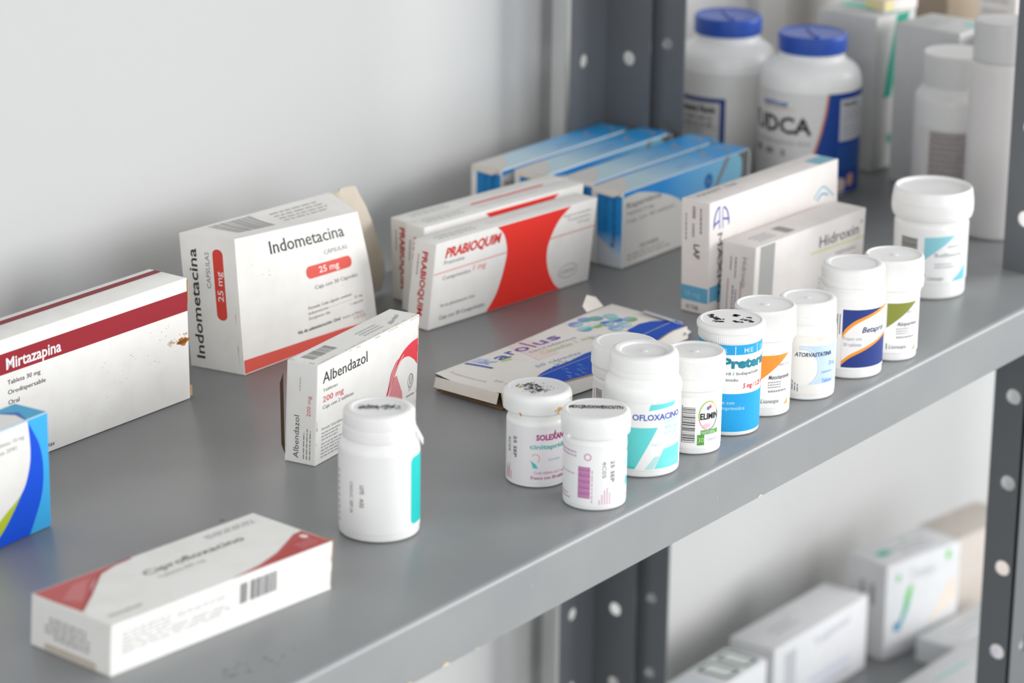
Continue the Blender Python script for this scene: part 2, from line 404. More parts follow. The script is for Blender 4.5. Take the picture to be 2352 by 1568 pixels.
# next bay
t2 = empty('shelving_unit', (2.4, 1.1, -1.25), 0, 'next bay of grey steel shelving on the right, behind the perforated posts', 'shelf')
for zz in (.66, 0, -.5, -1.0): att(deck(t2, X1+.0008, 2.86, .9118, 1.3145, zz).build('deck', t2, sharp=50), t2)
mbp = MB()
flange(mbp, (X1+.008, 1.2484, 0), (0, 1, 0), .0349, -1.25, 1.1, holes(.122, .065, -1.2, 1.05), .0153, .0045, METAL_D, .0018, (1, 0, 0))
flange(mbp, (X1+.0098, 1.2815, 0), (1, 0, 0), .034, -1.25, 1.1, [], .003, .001, METAL_D, .0018, (0, 1, 0))
att(mbp.build('post', t2), t2)
for xx, yy, dy in ((2.858, .9420, 1), (2.858, 1.3150, -1)): att(post(t2, xx, yy, -1, dy, .045, .042, .03, .02, hz, METAL_D), t2)

# ================================================================== CARTONS ON THE SHELF
RED = '#e2453c'
# -- flat box in the foreground
s = Sheet()
s.poly([(.4, 59.6), (.5, 42), (1.6, 24), (8, 28.5), (17, 36), (28, 46.5), (40, 55), (54, 58.8), (66, 59.7)], '#c8605f', 1)
s.poly([(4, 42), (10, 33), (15, 37.5), (26, 48), (34, 54), (22, 54)], '#cf7c7a', 2)
s.line([(1.6, 24), (17, 35.4), (40.6, 54.6), (54, 58.6), (66, 59.4)], 1.5, '#b9474a', 3)
s.poly([(82, .5), (105, 3.6), (123.4, 9.2), (138, 16.5), (148, 21.8), (154.8, 22.5), (155, .5)], '#c25552', 1)
s.poly([(112, 1.5), (128, 8), (140, 14), (146, 14), (140, 6), (132, 2)], '#bd4b49', 2)
s.text('Ciprofloxacino', 55, 34.3, 70, 5.6, '#3a3938').text('Tabletas 500 mg', 57, 27, 32, 2.4, G).text('Novamed', 7, 8, 21, 3, '#8d8a88')
s.small(112, 48.5, 149, 54, 3, '#a8a5a2', 3).ell(149.5, 15.5, 2.1, 2.6, '#f4e9e6', 3).small(137, 3.5, 151, 11, 3, '#d98f8b', 5, 3)
wear(s, [(.5, 15), (.5, 45)], '#b08e62', .7, 2, .3); wear(s, [(155, .5), (82, .5)], '#d8cbb8', .4, 3, .2)
f = Sheet().bars(88, 11.5, 93.5, 22.3, '#6d6d6d', seed=4).bars(95.5, 11.5, 114.5, 22.3, '#6d6d6d', seed=7)
f.small(7, 15.2, 42, 21.5, 3, '#c3c2c1', 8).small(7, 9, 84, 15.2, 4, '#c0bfbe', 9).small(44, 17, 80, 20.5, 2, '#c3c2c1', 8)
wear(f, [(154.7, 26), (154.7, 2)], '#c8ad88', .5, 6, .6)
e = Sheet().small(14, 14, 44, 18.5, 2, '#c2c0be', 3, fill=.7).small(11, 9, 47, 14, 2, '#c4c2c0', 3, fill=.7).small(18, 6.5, 46, 9.5, 1, '#c8c6c4', 3, fill=.7)
def cip(t, cs, p):
    slab(t, 'tuck_flap', [(.1552, .0005, .003), (.1585, .004, .003), (.1600, .030, .0245), (.1595, .0015, .0268)], .0005, KRAFT)
    slab(t, 'tuck_flap', [(.0002, .010, .0003), (.0002, .0495, .0003), (-.0004, .0485, .0042), (-.0004, .0108, .0042)], .0004, BOARD, Vector((-1, 0, 0)))
carton('white flat medicine box with red corner swooshes and a barcode, lying front left', 1.0471, .9887, -5.6, 155.5, 60.2, 26.3, 3, .9, prints=dict(top=s, front=f, left=e), extra=cip, bulge={'top': .8})
# -- blue-cornered box cut by the left edge
b = Sheet(); o = 2.5
arc = [(93.3, 66.5), (102.3, 50.4), (104.9, 35), (102.3, 18.9), (92.3, .3)]
def spl(p, n=6):
    out = []
    for i in range(len(p)-1):
        p0, p1, p2, p3 = p[max(i-1, 0)], p[i], p[i+1], p[min(i+2, len(p)-1)]
        for k in range(n):
            t = k/n; out.append(tuple(.5*(2*p1[j]+(p2[j]-p0[j])*t+(2*p0[j]-5*p1[j]+4*p2[j]-p3[j])*t*t+(3*p1[j]-p0[j]-3*p2[j]+p3[j])*t**3) for j in (0, 1)))
    return out+[tuple(p[-1])]
b.rect(60, .3, 109.7, 66.9, '#3fb2ee', 1).poly(spl(arc)+[(40, .3), (40, 66.5)], '#0f55e0', 2)
inn = [(93.3, 66.6), (94.8, 51.4), (93.5, 39.5), (86.9, 26.6), (72, 10), (58, .5)]
b.poly(spl(inn)+[(.3, .5), (.3, 66.6)], '#bccb2e', 3)
inn2 = [(93.2, 66.6), (94.7, 51.4), (93.4, 39.5), (86.9, 26.8), (71, 17.3), (50, 4)]
b.poly(spl(inn2)+[(.3, 4), (.3, 66.6)], PAPER, 4).text('Tabletas 10 mg', 66, 57.5, 24, 2.3, G, layer=5).text('Lote 2041', 66, 53, 17.5, 2.3, G, layer=5)
tp = Sheet().rect(70, .3, 109.7, 23.6, '#4bb0dc', 1).poly([(93.3, .3), (92, .3), (40, .3), (40, 23.6), (88, 23.6), (100, 12)], '#3c6fc4', 2).poly([(92, .3), (95, 10), (91, 18), (84, 23.6), (.3, 23.6), (.3, .3)], PAPER, 3)
def blu(t, cs, p): slab(t, 'tuck_flap', [(.1102, .003, .001), (.1125, .006, .001), (.1125, .006, .010), (.1102, .003, .012)], .0006, PAPER)
carton('white, royal blue and sky blue medicine box cut off by the left edge', 1.0692, 1.1503, 2.4, 110, 23.9, 67.2, prints=dict(front=b, top=tp), extra=blu)
# -- maroon band box
m = Sheet().rect(.3, 57.2, 184.2, 69.8, '#9e2330', 1).text('Mirtazapina', 27.5, 59.6, 45.5, 6.7, '#f4eeee', bold=.022)
m.text('Tableta 30 mg', 28, 50.2, 27, 2.7, '#3b3638').text('Orodispersable', 28, 44.2, 31, 2.7, '#3b3638').text('Oral', 28, 38, 9, 2.7, '#3b3638').text('Caja con 30 tabletas', 26, 3.4, 38, 2.7, '#3b3638')
m.specks(174, 37, 183, 40, 9, '#b9742f', .6, 1.9, 3, 2, 1.7).specks(173, 38, 184, 39, 5, '#c27a30', .9, 1.6, 13, 2, 1.8).specks(166, 38.5, 175, 41, 7, '#e3cfae', .5, 1.4, 4, 2, 1.6).specks(176, 41, 183, 44, 4, '#cf9a58', .3, .8, 5, 3).specks(150, 44, 171, 53, 12, '#d9c3ae', .15, .5, 6, 2).specks(98, 24, 173, 45, 26, '#cdbcae', .12, .4, 7, 2).specks(70, 10, 118, 30, 14, '#e0cdb4', .15, .45, 8, 2)
mt = Sheet().rect(.3, 20.6, 184, 26.2, '#8c1f2d', 1).text('Mirtazapina 30 mg', 2, 8, 28, 2.4, G).small(2, 3, 24, 6, 1, LG, 3)
def mir(t, cs, p):
    slab(t, 'tuck_flap', [(.1842, .001, .062), (.1865, .002, .062), (.1865, .002, .0765), (.1842, .001, .0768)], .0006, KRAFT)
    slab(t, 'tuck_flap', [(.1842, .001, .001), (.1880, .002, .001), (.1880, .002, .0075), (.1842, .001, .009)], .0006, KRAFT)
carton('long white medicine box with a maroon band and a brown stain at its right end', 1.2062, 1.2398, -.5, 184.5, 31, 78.4, 0, 1, prints=dict(front=m, top=mt), extra=mir)
# -- crushed capsule box, open on its right end
C0 = Vector((1.4459, 1.2407, 0)); V = lambda *a: Vector(a)/1000-C0
cs = dict(A=V(1445.9, 1240.7, 0), B=V(1581.3, 1238.8, 0), C=V(1440.1, 1280.8, 0), D=V(1590, 1283, 0), Ap=V(1442.4, 1244.7, 90.4), Bp=V(1574.1, 1250.8, 78.6), Cp=V(1434.3, 1283.8, 89.4), Dp=V(1587, 1284, 83.5))
s = Sheet().text('Indometacina', 36, 75, 80, 8.6, '#3c3d40', bold=.005, layer=2).text('CÁPSULAS', 90, 65.6, 26, 3.0, '#9b9a9c').rrect(67.5, 51.5, 117.5, 60.3, 4.2, '#e4564a', 1).text('25 mg', 81, 53.9, 22, 4.4, '#fbeeea', bold=.012)
s.text('Caja con 30 Cápsulas', 74, 43.2, 47, 2.8, '#8d8b8c').text('Fórmula: Cada cápsula contiene:', 65, 30.2, 47, 2.1, '#7a7878').text('Indometacina', 65, 26.4, 20, 2.0, '#8d8b8c').text('Excipiente cbp', 65, 22.6, 22, 2.0, '#8d8b8c').text('25 mg', 114, 27, 9, 2, '#8d8b8c').text('1 cápsula', 109, 22.8, 14, 2, '#8d8b8c')
s.line([(85, 27), (112, 27)], .3, LG).text('Vía de administración: Oral', 53, 14.8, 44, 2.4, '#4a484a', bold=.01).text('Hecho en México', 100, 14.5, 22, 2.0, '#9b9a9c').text('12/25', 112, 11, 12, 2.4, '#d9827a')
s.poly([(.5, .6), (60, .6), (100, .8), (134, 1), (134, 5), (100, 7.5), (60, 8.8), (.5, 9.6)], '#dd5a4e', 1)
s.specks(8, 52, 45, 72, 12, '#b5b0ac', .15, .45, 11).specks(90, 30, 118, 45, 4, '#b5b0ac', .15, .45, 12)
lf = Sheet().text('Indometacina', 11.5, 6.5, 74, 6.0, '#3f4043', 90, bold=.012).text('CAPSULAS', 20.8, 55, 24, 3.0, '#8f8f92', 90).rrect(23.5, 34.5, 31, 81.5, 3.6, '#d8463b', 1).text('25 mg', 29.4, 47, 20, 4.0, '#f4dedb', 90, bold=.012)
wear(lf, [(37.5, 2), (37.5, 40)], '#c9a583', .4, 3, .5)
tp = Sheet().bars(21, 12, 57, 37, '#a9a8a8', True, 5).small(70, 14, 118, 34, 4, '#b9b7b4', 9)
def cr(a, b): return 3.2*sin(pi*a)**1.5*sin(pi*b)-2.2*(b**3)*sin(pi*a)+2.4*sin(pi*min(max((b-.05), 0), 1))*a**3
def ind(t, cs, p):
    # back panel's opened end flap showing its beige inside
    n = 10; P = []
    outer = [(1596, 1283, 84.5), (1606, 1284, 83.6), (1614.5, 1284, 82.0), (1618, 1283, 75), (1622, 1281, 67), (1627, 1280, 56), (1633, 1280, 42), (1640, 1280, 27), (1644, 1281, 14), (1640, 1282, 2.5)]
    inner = [(1583, 1283, 83.6)]+[(1584-.4*k, 1283, 83.6-8.9*k) for k in range(1, 10)]
    fb = MB(); vs = []
    for (a, b_) in zip(outer, inner):
        A_, B_ = V(*a), V(*b_)
        for k in range(5):
            q = A_.lerp(B_, k/4); q.y += -.004*sin(pi*k/4); vs.append(q)
    m_ = len(vs); vs += [v+Vector((0, .0007, 0)) for v in vs]
    fs = []
    for j in range(9):
        for k in range(4):
            a = j*5+k; fs += [(a, a+1, a+6, a+5), (m_+a+5, m_+a+6, m_+a+1, m_+a)]
        fs += [(j*5, j*5+5, m_+j*5+5, m_+j*5)]
    fb.add(vs, fs, BOARD, True); tag(fb.build('opened_flap', t), 'beige inner side of the flap')
    slab(t, 'liner', [V(1579, 1246, 3), V(1583, 1279, 3), V(1584, 1279, 76), V(1577, 1252, 70)], .0006, BOARD)
carton('crushed open white box with a red dose pill, beige torn flap at right', C0.x, C0.y, 0, 0, 0, 0, prints=dict(front=s, left=lf, top=tp), cs=cs, crease={'front': cr, 'top': lambda a, b: -1.2*sin(pi*a)*sin(pi*b), 'left': lambda a, b: .3*sin(pi*a)*sin(pi*b)}, flaps=(), skip=('right',), extra=ind, paper=M('#f2efea', .5, .4, 'paper'))
# -- small box with red ribbon
s = Sheet().text('Albendazol', 6, 48.6, 49, 6.6, '#3f3e40').text('Tabletas', 6.3, 43.3, 15.5, 1.9, '#8b898a').text('200 mg', 6.4, 37, 22, 3.5, '#e0585c').text('Caja con 2 tabletas', 6.4, 32.8, 33, 2.2, '#8b898a')
rb = spl([(76, 15), (81, 26), (87, 35), (97, 42.5), (108, 46), (116.3, 46.6)])+[(116.3, 30)]+spl([(112, 34), (104, 38.2), (95, 37.6), (87, 29.5), (80, 18)])
s.poly(rb, '#ec3f4c', 1).poly([(80, 15), (87, 29.5), (90, 30), (98, 17), (99, 12), (79, 12)], '#dd8c92', 2).line(spl([(76.5, 12), (82, 25), (89, 34.5), (98, 41)]), .6, '#f6dede', 4).poly(spl([(80, 24), (85, 33), (92, 40.3)])+[(88, 38), (83, 33)], '#e98c8e', 3)
s.ring(108.5, 21.5, 3.6, 4.6, .4, '#8e8c8a').ring(109, 22.5, 2, 3, .35, '#8e8c8a').line([(108, 24), (107, 15)], .5, '#8e8c8a').line([(110.2, 24), (109, 15.5)], .4, '#8e8c8a').small(104, 11, 114, 13.5, 1, '#a9a7a4', 4)
s.text('Fórmula: Cada tableta contiene:', 6, 20, 32, 1.7, '#9c9a9b').small(6, 13, 28, 19, 3, '#b0aeae', 6).small(6, 2.5, 34, 12.5, 5, '#b0aeae', 7)
wear(s, [(116, 60.6), (35, 60.6)], '#cdb18b', .55, 7, .5); wear(s, [(116.3, 2), (116.3, 60)], '#c8a67c', .5, 8, .4); wear(s, [(.6, 30), (.6, 12)], '#9a7650', .5, 12, .5)
lf = Sheet().text('Albendazol', 9.6, 3, 26, 3.6, '#5a595b', 90).text('200 mg', 17.2, 29.5, 12.5, 2.5, '#d9676b', 90).small(12, 3, 18.5, 22, 3, '#8b898a', 5, 1, True, .3).small(8.5, 44, 10.5, 54, 1, LG, 5, 1, True, .3)
tp = Sheet().bars(8, 8, 35, 17, '#9a9997', seed=9).small(62, 5, 86, 14, 3, '#c0bebc', 3).text('Albendazol', 91, 4, 19, 3.2, '#96958f', 18)
wear(tp, [(2, .8), (115, .8)], '#cdb18b', .6, 9, .5); wear(tp, [(1, 20), (1, 3)], '#b08e62', .7, 10, .6)
def alb(t, cs, p): slab(t, 'tuck_flap', [(-.0004, .0206, .004), (-.0016, .0222, .010), (-.0016, .0228, .048), (-.0002, .0214, .054)], .0006, M('#4b3c2c', .8, .2, 'paper'))
carton('small worn white box with a red ribbon swoosh, behind the capped bottle standing alone', 1.3431, 1.0993, 6.9, 116.8, 21, 61.1, 4.1, .6, prints=dict(front=s, left=lf, top=tp), bulge={'front': 1.4}, extra=alb)
# -- three red-waisted boxes
def prabs():
    s = Sheet(); aL = spl([(60.5, 59.3), (68.5, 52), (72.8, 39.5), (71.1, 26.2), (65.9, 10.9), (57.5, .4)]); aR = spl([(133.5, .4), (126.9, 5.3), (119.3, 16), (115.6, 28), (117, 38.5), (124.5, 51), (136.5, 59.3)])
    s.poly(aL+aR, '#f0382e', 1).text('PRABIOQUIM', 10, 48.2, 54, 6.4, '#dc3f3c', shear=.18, bold=.035).text('Prazosina', 9.4, 43.6, 20, 2.6, '#8b8a8c')
    s.line([(.4, 38.4), (72.3, 39.4)], .9, '#eba9a4', 2).line([(117.6, 39.6), (163.8, 39.9)], .9, '#e3a5a0', 2).text('Comprimidos', 9.4, 32.9, 27.5, 2.6, '#8b8a8c').text('1 mg', 39.5, 33.4, 12.5, 4, '#ee8c80', shear=.15)
    s.text('Vía de administración: Oral', 9.8, 14, 34, 2.2, '#7c7b7d').text('Caja con 30 Comprimidos', 10, 5.4, 45, 2.6, '#5c5b5d')
    s.ring(140.7, 12, 10, 5, .5, '#a3a2a2').text('LIOMONT', 133, 10.6, 15.5, 2.8, '#a3a2a2').text('Representante', 130, 52, 28, 2, '#aaa9a9').text('Tratamiento', 134, 48.5, 24, 2, '#aaa9a9').text('Oral', 145, 45, 12, 2, '#aaa9a9')
    l_ = Sheet().text('PRABIOQUIM', 8.8, 53, 44, 4.6, '#c93c3f', -90, bold=.03).small(4.4, 36, 6, 51, 1, '#8f8e90', 3, 1, True, .6)
    t_ = Sheet().line([(60, 10), (125, 10)], .5, '#dfc0bc').small(10, 6, 50, 14, 2, '#c9c8c6', 3)
    return dict(front=s, left=l_, top=t_)
PR = prabs()
G3 = 'red-waisted tablet boxes leaning together'
def prab_flap(t, cs, p): slab(t, 'tuck_flap', [(.1642, .001, .002), (.1668, .003, .002), (.1668, .003, .009), (.1642, .001, .010)], .0006, KRAFT)
carton('front box of the three white boxes with a red waisted panel', 1.5918, 1.2048, -6.3, 164.3, 19.8, 59.5, 5.3, -3, prints=PR, extra=prab_flap, group=G3)
carton('middle box of the three red-panelled boxes, between the front and wall-side ones', 1.6170, 1.2300, -6.9, 162.3, 17.6, 61.2, 2.4, -1.2, prints=PR, group=G3)
carton('box nearest the wall of the three red-panelled boxes standing together', 1.6340, 1.2512, -6.9, 162.6, 17.6, 58.2, -1.6, .6, prints=PR, group=G3)
# -- four blue boxes
bl_top = gradmat('blue_fade_lid', '#c3dde8', '#2aa3ea', 0, .045, .13)
bl_front = gradmat('blue_fade_front', '#0e87d2', '#93cfe6', 0, .05, .155)
bl_left = gradmat('blue_fade_end', '#cddbe2', '#1488d0', 2, .006, .026)
def risp():
    s = Sheet().rect(.3, .3, 164.3, 55.8, bl_front, 1)
    wh = spl([(.3, 52.0), (12, 52.8), (22, 52.4), (43, 47.4), (62, 41), (78, 32), (95, 14), (104, .3)]); s.poly(wh+[(.3, .3)], '#d6d4d0', 2)
    s.text('Risperidona', 4, 43.5, 44, 4.2, '#55534f', layer=3).text('Tabletas 2 mg', 4, 38.3, 34, 2.6, '#7e7c78', layer=3).text('Caja con 40 tabletas', 4, 32.5, 62, 2.6, '#7e7c78', layer=3)
    s.text('PSICOFARMA', 22, 10.8, 24, 3, '#7e7c78', layer=3).small(6, 4, 64, 9.5, 2, '#a3a19d', 4, 3)
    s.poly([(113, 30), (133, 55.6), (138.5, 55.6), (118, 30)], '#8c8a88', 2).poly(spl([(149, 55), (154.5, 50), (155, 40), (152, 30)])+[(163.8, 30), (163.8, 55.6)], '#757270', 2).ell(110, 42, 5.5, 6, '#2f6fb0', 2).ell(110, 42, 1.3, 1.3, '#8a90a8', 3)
    l_ = Sheet().rect(5.5, .6, 27.2, 53, bl_left, 1).text('Risperidona', 21.5, 15, 36, 3.6, '#15618c', 90, bold=.02).text('Tabletas 2 mg', 14, 24, 26, 2.6, '#1a6b9a', 90, bold=.01).poly([(5.5, 1), (27, 1), (27, 6), (5.6, 22)], '#c9ccd0', 2)
    t_ = Sheet().rect(.4, .4, 164.2, 27.3, bl_top, 1).poly([(.3, .3), (2, .3), (26, 14), (36, 27.5), (.3, 27.5)], '#d8d4cf', 2)
    t_.ring(131, 12.5, 9, 7, 2.6, '#a8a6a4', 2, 75, 235).ring(146, 14, 11, 8, 2.8, '#a8a6a4', 2, -70, 60).line([(80, 9), (102, 11)], 1.3, '#7da3bb', 2)
    return dict(front=s, left=l_, top=t_)
RI = risp()
def rispx(t, cs, p):
    slab(t, 'tuck_flap', [(.1648, .0005, .012), (.1700, .003, .012), (.1716, .004, .050), (.1655, .0005, .0555)], .0006, M('#dedad4', .6, .3, 'paper'))
    slab(t, 'dust_flap', [(-.0004, .0005, .0565), (-.001, .0272, .0572), (-.0035, .022, .0535), (-.0035, .006, .0525)], .0005, M('#d9cfc4', .7, .3, 'paper'))
GB = 'white and sky blue tablet boxes in a row'
carton('front box of the four blue and white ones, white arched panel facing out', 1.7924, 1.1831, -1, 164.6, 27.7, 56.1, prints=RI, extra=rispx, group=GB)
carton('second of the four blue boxes, directly behind the front one', 1.8010, 1.2145, -1, 152, 27.7, 56.3, prints=RI, extra=None, group=GB)
carton('third of the four blue boxes, with a pale torn flap at its right end', 1.7960, 1.2530, -.4, 160, 28, 56.5, prints=RI, extra=rispx, group=GB)
carton('fourth of the four blue boxes, against the wall and partly hidden', 1.7880, 1.2865, -1.2, 156, 28, 56.5, prints=RI, extra=rispx, group=GB)
# -- tall narrow AA box and the box with the lime underline
PW = M('#efe9e5', .5, .4, 'paper')
s = Sheet().rect(.3, 9.4, 22, 20.2, '#66add0', 1)
BLU = '#3d55b0'
s.ring(12, 62, 8, 13.5, 1.5, BLU, 2, 20, 85).ring(15.5, 62, 8, 13.5, 1.5, BLU, 2, 95, 165) if False else None
s.ring(12.6, 62.5, 8, 13.3, 1.3, BLU, 2, 100, 185).line([(5, 63), (11.2, 65.4)], 1.4, BLU, 2).rect(11.2, 59.5, 12.2, 75.5, '#8f92cf', 2)
s.ring(15.2, 62.5, 8, 12.3, 1.3, BLU, 2, -5, 80).line([(15.4, 66), (23, 64.6)], 1.4, BLU, 2).rect(15, 59.5, 15.9, 74, '#8f92cf', 2).line([(5, 63), (4.6, 60)], .8, '#8f92cf').line([(22.6, 64), (22.8, 60)], .8, '#8f92cf')
s.text('MAXIVIT', 9.5, 56.5, 52, 5.4, '#5f5f64', -90, bold=.0, layer=2)
s.line(spl([(128, 56), (134, 61), (140, 63), (147, 59), (153, 54)]), 1.4, '#8cc4dc', 1).line(spl([(132, 54), (138, 58), (146, 56)]), 1.6, '#7ab6d2', 2)
l_ = Sheet().rect(.5, 8.4, 22.4, 19, '#66add0', 1).text('10 mg', 4, 11.6, 12, 3.6, '#a9d2e4').text('10 TAB', 4.5, 2.6, 10, 3, '#5b5655').text('LAF', 10.6, 49, 10, 4.6, '#3e3b3c', -90, bold=.02)
l_.small(3, 51, 5, 71, 1, '#a79f9b', 3, 1, True, .6).small(8.5, 54, 11.5, 64, 1, '#a39b98', 3, 1, True, .6).small(8.5, 67, 12.5, 76, 1, '#989190', 3, 1, True, .6).small(15, 57, 17.4, 76, 1, '#948d8c', 3, 1, True, .6)
t_ = Sheet().text('MAXIVIT  TAB', 9, 15, 46, 3.2, '#8f8b89').rect(136, 1, 157.9, 14.5, '#86bcd0', 1)
carton('tall narrow white box with a blue double-A emblem and pale blue base band', 1.7355, 1.0738, -2.8, 158.4, 23.1, 79.7, -1.6, 1, prints=dict(front=s, left=l_, top=t_), paper=PW)
s = Sheet().rect(5.7, .5, 23, 51.2, '#a9a8a6', 1).text('Hidroxin', 78, 35.2, 49, 7.6, '#69676c', bold=.005).ring(130.5, 43.4, 1.2, 1.2, .5, '#77757a').line([(68, 32.8), (134.6, 31.8)], 1.2, '#d9dc8c', 1).text('Hidroxizina', 100, 25, 25, 3, '#a9a6a8').text('10 mg', 113, 20, 11, 2.6, '#b4b1b2').small(80, 4, 128, 14, 3, '#c5c1bf', 4)
l_ = Sheet().rect(5.6, 5, 6.4, 27, '#c98886', 1).rect(16.2, 7, 17, 26.5, '#c98886', 1).text('Hidroxin', 17, 43.5, 21, 3.6, '#8b8788', -90).small(6.6, 33, 8.6, 43, 1, '#77737a', 3, 1, True, .5).small(10.6, 28, 12.6, 43.5, 1, '#77737a', 4, 1, True, .5).small(9, 3, 14, 24, 2, '#948f92', 4, 1, True, .5)
t_ = Sheet().bars(44, 5, 54.5, 19, '#9b9897', seed=3).small(14, 6, 36, 18, 3, '#bcb8b5', 3)
carton('off-white medicine box with a grey stripe and lime underline, behind small bottles', 1.7425, 1.0440, -3.4, 135.2, 27.0, 52.1, 1.5, -.6, prints=dict(front=s, left=l_, top=t_), paper=PW)

# -- flattened torn carton lying between boxes and bottles
O = Vector((1.5, 1.08, 0)); V = lambda *a: Vector(a)/1000-O
t = empty('torn_carton', (O.x, O.y, 0), 0, 'torn flattened white carton with a royal blue strip, lying open on the shelf', 'carton')
tf = [(1491.5, 1072), (1683, 1068)]; tb = [(1495.7, 1126), (1687, 1121)]
def top_pt(a, b):       # a along, b front->back
    f = Vector((1491.5+191*a, 1071-4*a)); k = Vector((1495.7+191*a, 1126-5*a)); p = f.lerp(k, b)
    z = 11.5+1.6*sin(pi*a*1.1)*sin(pi*b)-2.8*max(0, .12-a)/.12*sin(pi*b)+1.2*sin(7*a+2*b)*.5
    return V(p.x, p.y, z)
bm = MB(); nu, nv = 24, 8
PB = M('#eee9e3', .55, .4, 'paper')
vs = [top_pt(i/nu, j/nv) for i in range(nu+1) for j in range(nv+1)]
bm.add(vs, [(i*(nv+1)+j, (i+1)*(nv+1)+j, (i+1)*(nv+1)+j+1, i*(nv+1)+j+1) for i in range(nu) for j in range(nv)], PB, True)
fr = []
for i in range(nu+1):
    a = i/nu; p = top_pt(a, 0); fr += [p, Vector((p.x+.001, p.y-.009-.010*sin(pi*min(1, a*1.1)), .0085+.0015*sin(9*a))), Vector((p.x+.001, p.y-.010-.011*sin(pi*min(1, a*1.1)), .001))]
bm.add(fr, [(3*i+k, 3*i+3+k, 3*i+4+k, 3*i+1+k) for i in range(nu) for k in (0, 1)], PB, True)
bk = []
for i in range(nu+1): p = top_pt(i/nu, 1); bk += [p, Vector((p.x, p.y+.001, .001))]
bm.add(bk, [(2*i+2, 2*i, 2*i+1, 2*i+3) for i in range(nu)], PB, True)
bot = [Vector((v.x, v.y, .0006)) for v in vs]; bm.add(bot, [(i*(nv+1)+j+1, (i+1)*(nv+1)+j+1, (i+1)*(nv+1)+j, i*(nv+1)+j) for i in range(nu) for j in range(nv)], KRAFT)
s = Sheet()   # u = 0..191 along, v = 0..54
s.poly([(27, 52), (29, 31), (31.5, 31), (30, 52)], '#3c57b4', 1).rect(33.5, 43, 43, 52, '#c2cdeb', 1)
def tx(ch, x, y, w, h, c, r=-6): s.text(ch, x, y, w, h, c, r, bold=.012, layer=2)
tx('K', 34, 38, 10, 9, '#9db0dd'); tx('a', 46, 37, 11, 11, '#3b55ad'); tx('r', 60, 38, 6, 12, '#3b55ad'); tx('o', 68, 37.5, 11, 12, '#6a4bab'); tx('l', 82, 36.5, 2, 15, '#6a4bab'); tx('u', 87, 36.5, 10, 11, '#7a63b8'); tx('s', 100, 36, 10, 10, '#6a4bab')
s.poly([(44, 34), (52, 32), (54, 36), (46, 37)], '#bfd68f', 1).text('tacrolimus', 70, 31, 46, 3.4, '#a6a2c2', -5).text('Cápsulas 1 mg', 74, 23, 50, 5, '#c8d79c', -4).poly([(62, 18), (84, 18), (96, 52), (74, 53)], '#efdcd6', 1)
s.text('50 cápsulas', 50, 10, 44, 3.6, '#9fb4d4', -4, .3).text('Vía oral', 62, 4.5, 34, 3, '#a7bad8', -4, .3).text('Tratamiento oral', 8, 49, 28, 2.4, '#c9bfc4', -86).text('20 g', 14, 18, 12, 2.4, '#c9bfc4', -86)
for i, (cx, cy, c1, c2) in enumerate(((138, 45, '#7f9bd2', '#a9cfdc'), (150, 46, '#8fa5d8', '#5fb3b8'), (134, 34, '#a7cfdd', '#63b7bd'), (145, 33, '#d4e1e6', '#8cc25c'), (157, 42, '#8ab98e', '#7fa3cd'), (153, 30, '#5f7fca', '#a3cede'), (150, 20, '#8fb4da', '#bcd5e6'), (164, 30, '#8dc9cf', '#6488cd'), (172, 24, '#9bb8cf', '#86bf5a'), (168, 38, '#9fcfd6', '#a9d5d9'), (160, 20, '#9fc3de', '#c1dbe4'))):
    s.ell(cx, cy, 5.4, 4.8, c1, 2).poly([(cx-5, cy-.3), (cx+5, cy-.3), (cx+3.4, cy-3.7), (cx, cy-4.8), (cx-3.4, cy-3.7)], c2, 3)
s.text('Rx', 122, 18, 11, 4, '#a9c9dc', -4)
s.poly([(36, .2), (44, 2.2), (60, 4.2), (76, 3), (95, 5), (112, 4), (130, 5), (148, 3.5), (152, 12), (168, 13.5), (178, 11), (190, .2)], '#1e55c0', 4)
wear(s, [(1, 53), (190, 53)], '#cfc1ad', .6, 3, .3); wear(s, [(44, 2.4), (130, 5.2)], '#e9e2d6', .8, 5, .6)
s.lay(bm, lambda u, v, o=0: top_pt(min(max(u/191, 0), 1), min(max(v/54, 0), 1))+Vector((0, 0, o+.00003)), lines(191, 24), lines(54, 8))
f = Sheet().poly([(40, .4), (191, .4), (191, 9.4), (120, 9.6), (36, 9.6)], '#1c50bb', 1).specks(50, 1, 150, 9, 40, '#5c82d4', .4, 1.6, 3, 2).specks(80, 3, 95, 8, 5, '#6b4a9c', .5, 1.2, 6, 3).rect(40, 0.1, 190, 1.0, '#b39a75', 3)
def front_pt(u, v, o=0):
    a = min(max(u/191, 0), 1); i = a*nu; k = min(int(i), nu-1); q = i-k; top = fr[3*k].lerp(fr[3*k+3], q); low = fr[3*k+1].lerp(fr[3*k+4], q)
    return low.lerp(top, v/9.6)+Vector((0, -.6, .8)).normalized()*(o+.00003)
f.lay(bm, front_pt, lines(191, 24))
bm.build('carton_body', t, sharp=60)
slab(t, 'end_flap', [V(1491.3, 1073, 11), V(1495.5, 1125, 10), V(1493.5, 1125, 3.5), V(1489.5, 1073.5, 4)], .0006, M('#e9e2d8', .6, .3, 'paper'))
slab(t, 'corner_fold', [V(1491, 1071.5, 11.5), V(1497, 1060.5, 9), V(1499, 1060, 1), V(1490.5, 1069, 2.5)], .0006, M('#c9b79c', .7, .3, 'paper'))
slab(t, 'torn_tab', [V(1660, 1123, 12), V(1678, 1122, 12), V(1676, 1127, 18), V(1668, 1129, 21), V(1659, 1126, 16)], .0006, M('#e4ddd6', .6, .3, 'paper'))
slab(t, 'torn_flap', [V(1681, 1068, 12), V(1687, 1121, 12), V(1697, 1112, 7.5), V(1703, 1085, 4), V(1692, 1060, 3), V(1680, 1055, 5)], .0006, M('#e4dfd8', .6, .3, 'paper'))
